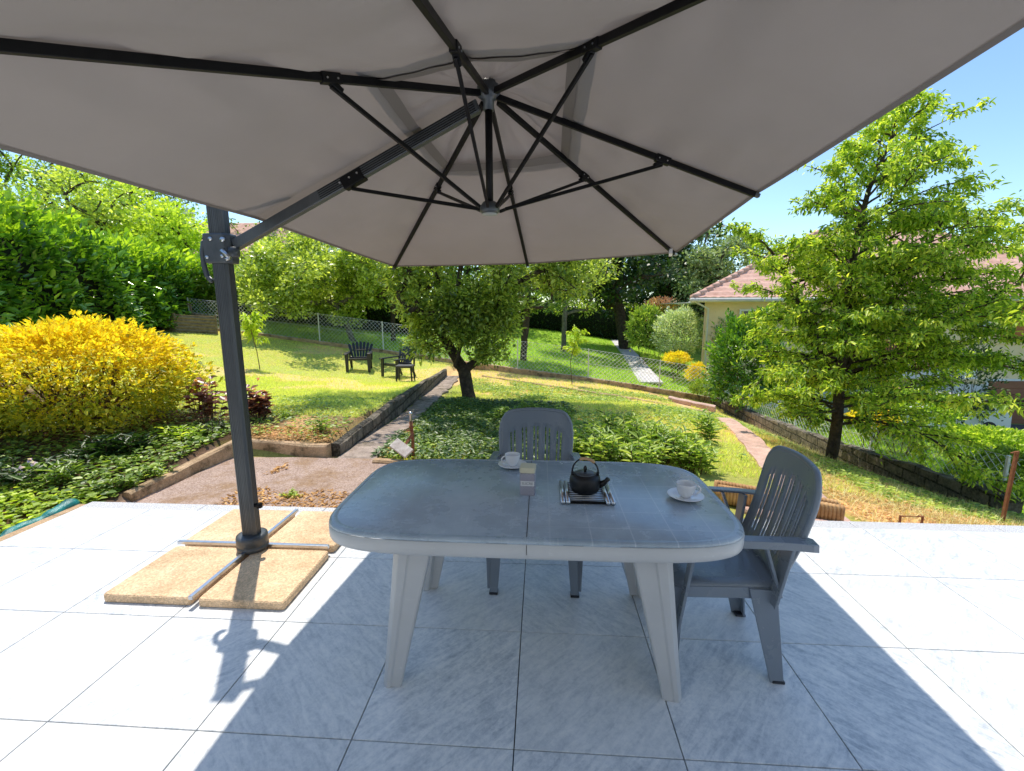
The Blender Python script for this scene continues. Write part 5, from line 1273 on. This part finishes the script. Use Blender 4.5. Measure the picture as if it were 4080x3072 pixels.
# iron hoop and rusty post at the right
h_ = at(1966, 1136, 1.62); hz = gz1(h_[0], 1.62); ih = thing('iron_hoop', 'small rusty iron hoop sticking up beyond the terrace edge', 'iron hoop', (h_[0], 1.62, hz))
zt_ = at(1966, 1115, 1.62)[2]; mb = MB(); w_ = .085; mb.tube([(h_[0]-w_, 1.62, hz-.05), (h_[0]-w_, 1.62, zt_), (h_[0]+w_, 1.62, zt_), (h_[0]+w_, 1.62, hz-.05)], .010, 6); mb.build('hoop', M['rust'], ih)
q0 = at(2168, 1108, 3.0); q1 = at(2197, 975, 3.0); q0[2] = gz1(q0[0], 3.0)-.1
rp = thing('rusty_post', 'thin leaning rusty post at the right edge of the garden', 'post', (q0[0], 3.0, q0[2]+.1)); mb = MB(); mb.bar(q0, q1, .028, .028, up=(0, 1, 0)); mb.build('shaft', M['rust'], rp)
mb = MB(); mb.bar(q1+V(-.06, 0, -.02), q1+V(.02, 0, .0), .012, .012, up=(0, 1, 0)); mb.build('crosspiece', M['rust'], rp)
# ribbed terracotta edging behind the right chair
e0, e1 = at(1552, 1080, 1.95), at(1822, 1100, 1.56); ez = at(1822, 1092, 1.56)[2]
te = thing('terracotta_edging', 'ribbed ochre terracotta edging blocks behind the right chair', 'edging', (e0[0], e0[1], ez-.13))
dE = e1-e0; dE[2] = 0; nE = 34
for row in range(2):
    mb = MB(); sh_ = V(.0, .085*row, 0)
    for k in range(nE):
        p = e0+dE*(k+.5)/nE+sh_; mb.tube([(p[0], p[1]-.02, ez-.16), (p[0], p[1]-.02, ez-.018+.01*row), (p[0], p[1]+.0, ez-.006+.01*row)], np.linalg.norm(dE)/nE*.54, 8)
    a, b = e0+sh_+V(0, .035, 0), e1+sh_+V(0, .035, 0); mb.bar((a[0], a[1], ez-.09), (b[0], b[1], ez-.09), .07, .15); mb.build('block', M['terra'], te, True)
kerb('garden_kerb', 'pink stone kerb in front of the ribbed terracotta edging', 'kerb', [(e0[0]+.1, e0[1]-.14, -.125), (e1[0]+.12, e1[1]-.13, -.12)], 0, .10, M['redpath'])
# compost bin
A_, B_, C2 = at(325, 708, 13.2), at(380, 716, 12.5), at(468, 712, 13.1)
for q_ in (A_, B_, C2): q_[2] = gz1(q_[0], q_[1])-.05
D_ = A_+C2-B_; hbin = .66
cb = thing('compost_bin', 'brown corrugated compost bin at the end of the laurel hedge', 'compost bin', A_)
def corr(a, b, horizontal):
    n = 60; vs, fs = [], []; d = unit(V(b[0]-a[0], b[1]-a[1], 0)); q = V(d[1], -d[0], 0)
    if horizontal:
        for i in range(25):
            z = i/24; o = .022*math.sin(z*2*math.pi*6)
            for p in (a, b): vs.append(p+q*o+V(0, 0, z*hbin))
        fs = [(2*i, 2*i+1, 2*i+3, 2*i+2) for i in range(24)]
    else:
        for i in range(n+1):
            o = .022*math.sin(i/n*2*math.pi*8); p = a+(b-a)*i/n+q*o; vs += [p, p+V(0, 0, hbin)]
        fs = [(2*i, 2*i+2, 2*i+3, 2*i+1) for i in range(n)]
    return vs, fs
for a, b, hz_ in ((A_, B_, False), (B_, C2, True), (C2, D_, False), (D_, A_, True)): mb = MB(); mb.add(*corr(a, b, hz_)); mb.build('corrugated_panel', M['wood'], cb, solid=.008)
for q_ in (A_, B_, C2, D_): mb = MB(); mb.box(q_+V(0, 0, hbin*.52), (.05, .05, hbin*1.12)); mb.build('corner_post', M['wood'], cb)
q_ = at(352, 700, 13.4); mb = MB(); mb.bar(A_+V(.1, 0, .9), D_+V(.1, 0, .92), .03, .06); mb.bar(A_+V(.1, 0, 0), A_+V(.1, 0, .92), .05, .05, up=(0, 1, 0)); mb.bar(D_+V(.1, 0, 0), D_+V(.1, 0, .92), .05, .05, up=(0, 1, 0)); mb.build('back_frame', M['wood'], cb)

# ------------------------------------------------------------------ houses
def roof_plane(A, B, C, D, dx=.09, course=.34, amp=.022, wav=.30):
    """A-B eave, D-C ridge; tile courses and rolls are real relief"""
    A, B, C, D = V(*A), V(*B), V(*C), V(*D); L1 = np.linalg.norm(B-A); hs = np.linalg.norm((D+C)/2-(A+B)/2)
    nu = int(L1/dx); nvv = max(6, int(hs/course)*3); n_ = unit(np.cross(B-A, D-A)); n_ = n_*np.sign(n_[2])
    u_, v_ = np.meshgrid(np.linspace(0, 1, nu+1), np.linspace(0, 1, nvv+1)); u_, v_ = u_[..., None], v_[..., None]
    P = (A*(1-u_)+B*u_)*(1-v_)+(D*(1-u_)+C*u_)*v_
    along = ((P-A)@unit(B-A))[..., None]; vv = v_*hs/course
    o = amp*np.abs(np.sin(math.pi*along/wav))*1.3+.07*(1-(vv % 1))
    P = P+n_*o; i_ = np.arange((nu+1)*(nvv+1)).reshape(nvv+1, nu+1)
    return P.reshape(-1, 3), np.stack([i_[:-1, :-1], i_[:-1, 1:], i_[1:, 1:], i_[1:, :-1]], -1).reshape(-1, 4)
HY = 16.0; ev = at(1496, 646, 15.4); exr = float(at(2620, 633, 15.4)[0]); ez_ = ev[2]; rl = at(1765, 505, 20.5); rr_ = at(1990, 500, 20.5)
hs_ = thing('house', 'beige two-storey house with a pink tiled hip roof behind the peach tree', 'house', (ev[0]+.8, HY, -3.3))
wx0 = at(1521, 680, HY)[0]; wx1 = 26.0; wy1 = 25.5
xb_ = float(at(1512, 646, 26.2)[0]); wxb = xb_+.75
def slab_(m, x0, xb2, x1, y0, y1, z0, z1): m.add([(x0, y0, z0), (x1, y0, z0), (x1, y1, z0), (xb2, y1, z0), (x0, y0, z1), (x1, y0, z1), (x1, y1, z1), (xb2, y1, z1)], [(0, 3, 2, 1), (4, 5, 6, 7), (0, 1, 5, 4), (1, 2, 6, 5), (2, 3, 7, 6), (3, 0, 4, 7)])
mb = MB(); slab_(mb, wx0, wxb, wx1, HY, wy1, -1.30, ez_-.10); mb.build('upper_wall', M['beige_wall'], hs_)
mb = MB(); slab_(mb, wx0+.03, wxb+.03, wx1-.03, HY+.03, wy1-.03, -3.6, -1.302); mb.build('lower_wall', M['white_wall'], hs_)
ex0 = ev[0]; ey0 = ev[1]; ey1 = 26.2
vs1, f1_ = roof_plane((ex0, ey0, ez_), (exr, ey0, ez_), rr_, rl); vs2, f2_ = roof_plane((xb_, ey1, ez_), (ex0, ey0, ez_), rl, rl+V(.01, 0, 0)); vs3, f3_ = roof_plane((exr, ey0, ez_), (exr, ey1, ez_), rr_, rr_+V(.01, 0, 0)); vs4, f4_ = roof_plane((exr, ey1, ez_), (xb_, ey1, ez_), rl, rr_)
vv_ = np.concatenate([vs1, vs2, vs3, vs4]); ff_ = np.concatenate([f1_, f2_+len(vs1), f3_+len(vs1)+len(vs2), f4_+len(vs1)+len(vs2)+len(vs3)])
roof = link('roof', big(vv_, ff_), M['roof'], hs_)
mb = MB()
for a, b in ((V(ex0, ey0, ez_), rl), (rl, rr_), (rr_, V(exr, ey0, ez_))):
    n_ = int(np.linalg.norm(b-a)/.4)
    for k in range(n_): mb.tube([a+(b-a)*k/n_+V(0, 0, .05), a+(b-a)*(k+1.06)/n_+V(0, 0, .05)], [.13, .10], 8)
mb.build('ridge_tiles', M['roof'], roof, True)
mb = MB(); mb.tube([(ex0-.06, ey0-.07, ez_-.03), (exr, ey0-.07, ez_-.03)], .075, 10); mb.tube([(ex0-.06, ey0-.07, ez_-.03), (xb_-.06, ey1, ez_-.03)], .075, 10); mb.build('gutter', M['gutter'], roof, True)
mb = MB(); mb.tube([(ex0+.02, ey0, ez_-.05), (wx0+.1, HY-.08, ez_-.35), (wx0+.1, HY-.08, -3)], .045, 8); mb.build('downpipe', M['gutter'], hs_, True)
mb = MB(); mb.box(((ex0+exr)/2, (ey0+HY)/2, ez_-.09), (exr-ex0-.1, .62, .03)); slab_(mb, ex0+.05, xb_+.05, wx0+.3, HY+.011, ey1-.05, ez_-.105, ez_-.078); mb.build('soffit', M['white_wall'], roof)
def opening(px0, py0, px1, py1, mat, name, frame=M['white_wall'], Y=HY, fw=.07, proud=.05):
    a, b = at(px0, py0, Y), at(px1, py1, Y); x0, x1, z1, z0 = a[0], b[0], a[2], b[2]
    mb = MB(); mb.box(((x0+x1)/2, Y-.02, (z0+z1)/2), (x1-x0, .06, z1-z0)); o = mb.build(name, mat, hs_)
    mb = MB()
    for (cx_, cz_, dx_, dz_) in (((x0+x1)/2, z1+fw/2, x1-x0+2*fw, fw), ((x0+x1)/2, z0-fw/2, x1-x0+2*fw, fw), (x0-fw/2, (z0+z1)/2, fw, z1-z0), (x1+fw/2, (z0+z1)/2, fw, z1-z0)): mb.box((cx_, Y-.03, cz_), (dx_, .10, dz_))
    mb.build('frame', frame, o); return o
opening(2086, 655, 2130, 700, M['glass'], 'window'); opening(1600, 672, 1650, 705, M['glass'], 'window'); opening(1890, 665, 1960, 765, M['glass'], 'balcony_door')
o = opening(2168, 655, 2225, 738, M['shutter'], 'shutter', M['beige_wall']); 
mb = MB(); a, b = at(2168, 655, HY), at(2225, 738, HY)
for k in range(12): z = a[2]+(b[2]-a[2])*(k+.5)/12; mb.box(((a[0]+b[0])/2, HY-.06, z), (b[0]-a[0]-.06, .02, abs(b[2]-a[2])/12*.7), rx=R(20))
mb.build('louvres', M['shutter'], o)
g0_, g1_ = at(2132, 822, HY), at(2212, 925, HY); zg = g1_[2]
o = opening(2132, 822, 2245, 925, M['garage'], 'garage_door', M['white_wall'])
mb = MB(); a, b = at(2132, 822, HY), at(2245, 925, HY)
for k in range(6): z = a[2]+(b[2]-a[2])*(k+.5)/6; mb.box(((a[0]+b[0])/2, HY-.055, z), (b[0]-a[0]-.04, .02, abs(b[2]-a[2])/6*.88))
mb.build('door_panels', M['garage'], o, bevel=.01)
ba, bb = at(1905, 800, 14.9), at(2105, 818, 14.9)
mb = MB(); mb.box(((ba[0]+bb[0])/2, 15.4, (ba[2]+bb[2])/2), (bb[0]-ba[0], 1.2, abs(ba[2]-bb[2]))); bal = mb.build('balcony', M['white_wall'], hs_, bevel=.01)
mb = MB(); r0_, r1_ = at(1905, 735, 14.9), at(2040, 800, 14.9)
for k in range(26): x = r0_[0]+(r1_[0]-r0_[0])*k/25; mb.box((x, 14.9, (r0_[2]+r1_[2])/2), (.035, .025, r0_[2]-r1_[2]))
mb.box(((r0_[0]+r1_[0])/2, 14.9, r0_[2]), (r1_[0]-r0_[0]+.05, .05, .06)); mb.build('railing', M['shutter'], bal)
mb = MB(); l0, l1 = at(2100, 868, 15.6), at(2130, 915, 15.6)
for k in range(-8, 9):
    for s_ in (-1, 1):
        x = l0[0]+(l1[0]-l0[0])*(k+4)/8; a = V(x, 15.6, l1[2]); b = V(x+s_*(l0[2]-l1[2]), 15.6, l0[2])
        # clip to the panel
        t0, t1 = 0., 1.; d = b-a
        for lim, sg in ((l0[0], 1), (l1[0], -1)):
            den = d[0]*sg; num = (lim-a[0])*sg
            if den > 0: t0 = max(t0, num/den)
            else: t1 = min(t1, num/den)
        if t1 > t0+.05: mb.bar(a+d*t0, a+d*t1, .02, .02, up=(0, 1, 0))
mb.build('trellis', M['white_wall'], hs_)
bw = thing('added_bounce_facade', 'rendered house wall added out of view behind the viewpoint to bounce sunlight', 'house', (1.5, -3.7, 0))  # added, unseen: its sunlit face brightens the furniture and parasol underside
mb = MB(); mb.box((-4.6, -3.85, 2.4), (7.8, .3, 5.2)); mb.box((6.0, -3.85, 2.4), (8.4, .3, 5.2)); mb.box((.55, -3.85, 3.65), (2.5, .3, 2.7)); mb.build('wall', M['bounce_wall'], bw)
mb = MB(); mb.box((.55, -3.9, 1.05), (2.4, .03, 2.4)); gd = mb.build('glass_door', M['glass'], bw)
mb = MB()
for x in (-.66, .55, 1.76): mb.box((x, -3.86, 1.1), (.08, .08, 2.35))
mb.box((.55, -3.86, 2.24), (2.34, .08, .08)); mb.box((.55, -3.86, .05), (2.34, .08, .08)); mb.build('frame', M['white_wall'], gd)
# left house
lh0, lh1 = at(405, 556, 30), at(660, 560, 30); rz0, rz1 = at(415, 484, 34), at(650, 505, 34); gzz = gz1(-16, 30)
lhs = thing('house', 'pink-roofed house with a white chimney, far left behind the hedge', 'house', (lh0[0], 30.6, gzz))
lh1[2] = lh0[2]; rz1[2] = rz0[2]
vs1, f1_ = roof_plane(lh0, lh1, rz1, rz0, .12, .4, .03, .36); vs2, f2_ = roof_plane(V(lh1[0], 38, lh0[2]), V(lh0[0], 38, lh0[2]), rz0, rz1, .12, .4, .03, .36)
rf2 = link('roof', big(np.concatenate([vs1, vs2]), np.concatenate([f1_, f2_+len(vs1)])), M['roof'], lhs)
mb = MB(); x0, x1 = lh0[0]+.3, lh1[0]-.3; zt_ = lh0[2]-.05
mb.add([(x0, 30.6, gzz-.5), (x1, 30.6, gzz-.5), (x1, 37.4, gzz-.5), (x0, 37.4, gzz-.5), (x0, 30.6, zt_), (x1, 30.6, zt_), (x1, 37.4, zt_), (x0, 37.4, zt_), (x0, 34, rz0[2]-.1), (x1, 34, rz0[2]-.1)],
       [(0, 1, 5, 4), (1, 2, 6, 9, 5), (2, 3, 7, 6), (3, 0, 4, 8, 7)]); mb.build('wall', M['white_wall'], lhs)
mb = MB(); k0, k1 = at(400, 452, 31.5), at(419, 512, 31.5); mb.box(((k0[0]+k1[0])/2, 31.5, (k0[2]+k1[2])/2-.3), (k1[0]-k0[0], .6, k0[2]-k1[2]+.6)); chm = mb.build('chimney', M['white_wall'], rf2)
mb = MB(); mb.box(((k0[0]+k1[0])/2, 31.5, k0[2]+.18), ((k1[0]-k0[0])*1.25, .75, .06))
for s_ in (-1, 1): mb.box(((k0[0]+k1[0])/2+s_*.2, 31.5, k0[2]+.08), (.06, .5, .16))
mb.build('chimney_cap', M['cast'], chm)
mb = MB(); s0, s1 = at(555, 527, 32), at(575, 540, 32); mb.box(((s0[0]+s1[0])/2, 32.0, (s0[2]+s1[2])/2+.05), (.8, .9, .05), rx=math.atan2(rz0[2]-lh0[2], 4)); mb.build('skylight', M['glass'], rf2)

# parked car glimpsed under the peach tree
cx0 = at(2010, 850, 13.9); cz0 = gz1(cx0[0], 13.9); car = thing('parked_car', 'white car parked by the house, mostly hidden by the peach tree', 'car', (cx0[0], 13.9, cz0), R(4))
prof = [(-2.05, .35), (-2.08, .62), (-1.98, .84), (-1.15, .96), (-.45, 1.40), (.55, 1.45), (1.35, 1.28), (1.85, .95), (2.02, .86), (2.05, .35)]
mb = MB(); mb.loft([[(x, y*k, z if z < 1 else z) for x, z in [(px_*(1-.02*abs(y)), pz_) for px_, pz_ in prof]] for y, k in ((-.84, 1), (-.70, 1.0), (.70, 1.0), (.84, 1))]); mb.build('body', M['carwhite'], car, world=False, bevel=.05, seg=3)
for s_ in (-1, 1):
    mb = MB(); mb.add([(-.95, s_*.846, .98), (-.38, s_*.846, 1.33), (.5, s_*.846, 1.37), (1.2, s_*.846, 1.2), (1.4, s_*.846, .98)], [(0, 1, 2, 3, 4)]); mb.build('side_window', M['glass'], car, world=False)
    for x in (-1.3, 1.25):
        mb = MB(); mb.tube([(x, s_*.66, .31), (x, s_*.86, .31)], .31, 20); w_ = mb.build('wheel', M['tyre'], car, world=False, bevel=.02)
        mb = MB(); mb.tube([(x, s_*.80, .31), (x, s_*.872, .31)], .19, 14); mb.build('rim', M['steel'], w_, world=False)
print('objects', len(bpy.data.objects))
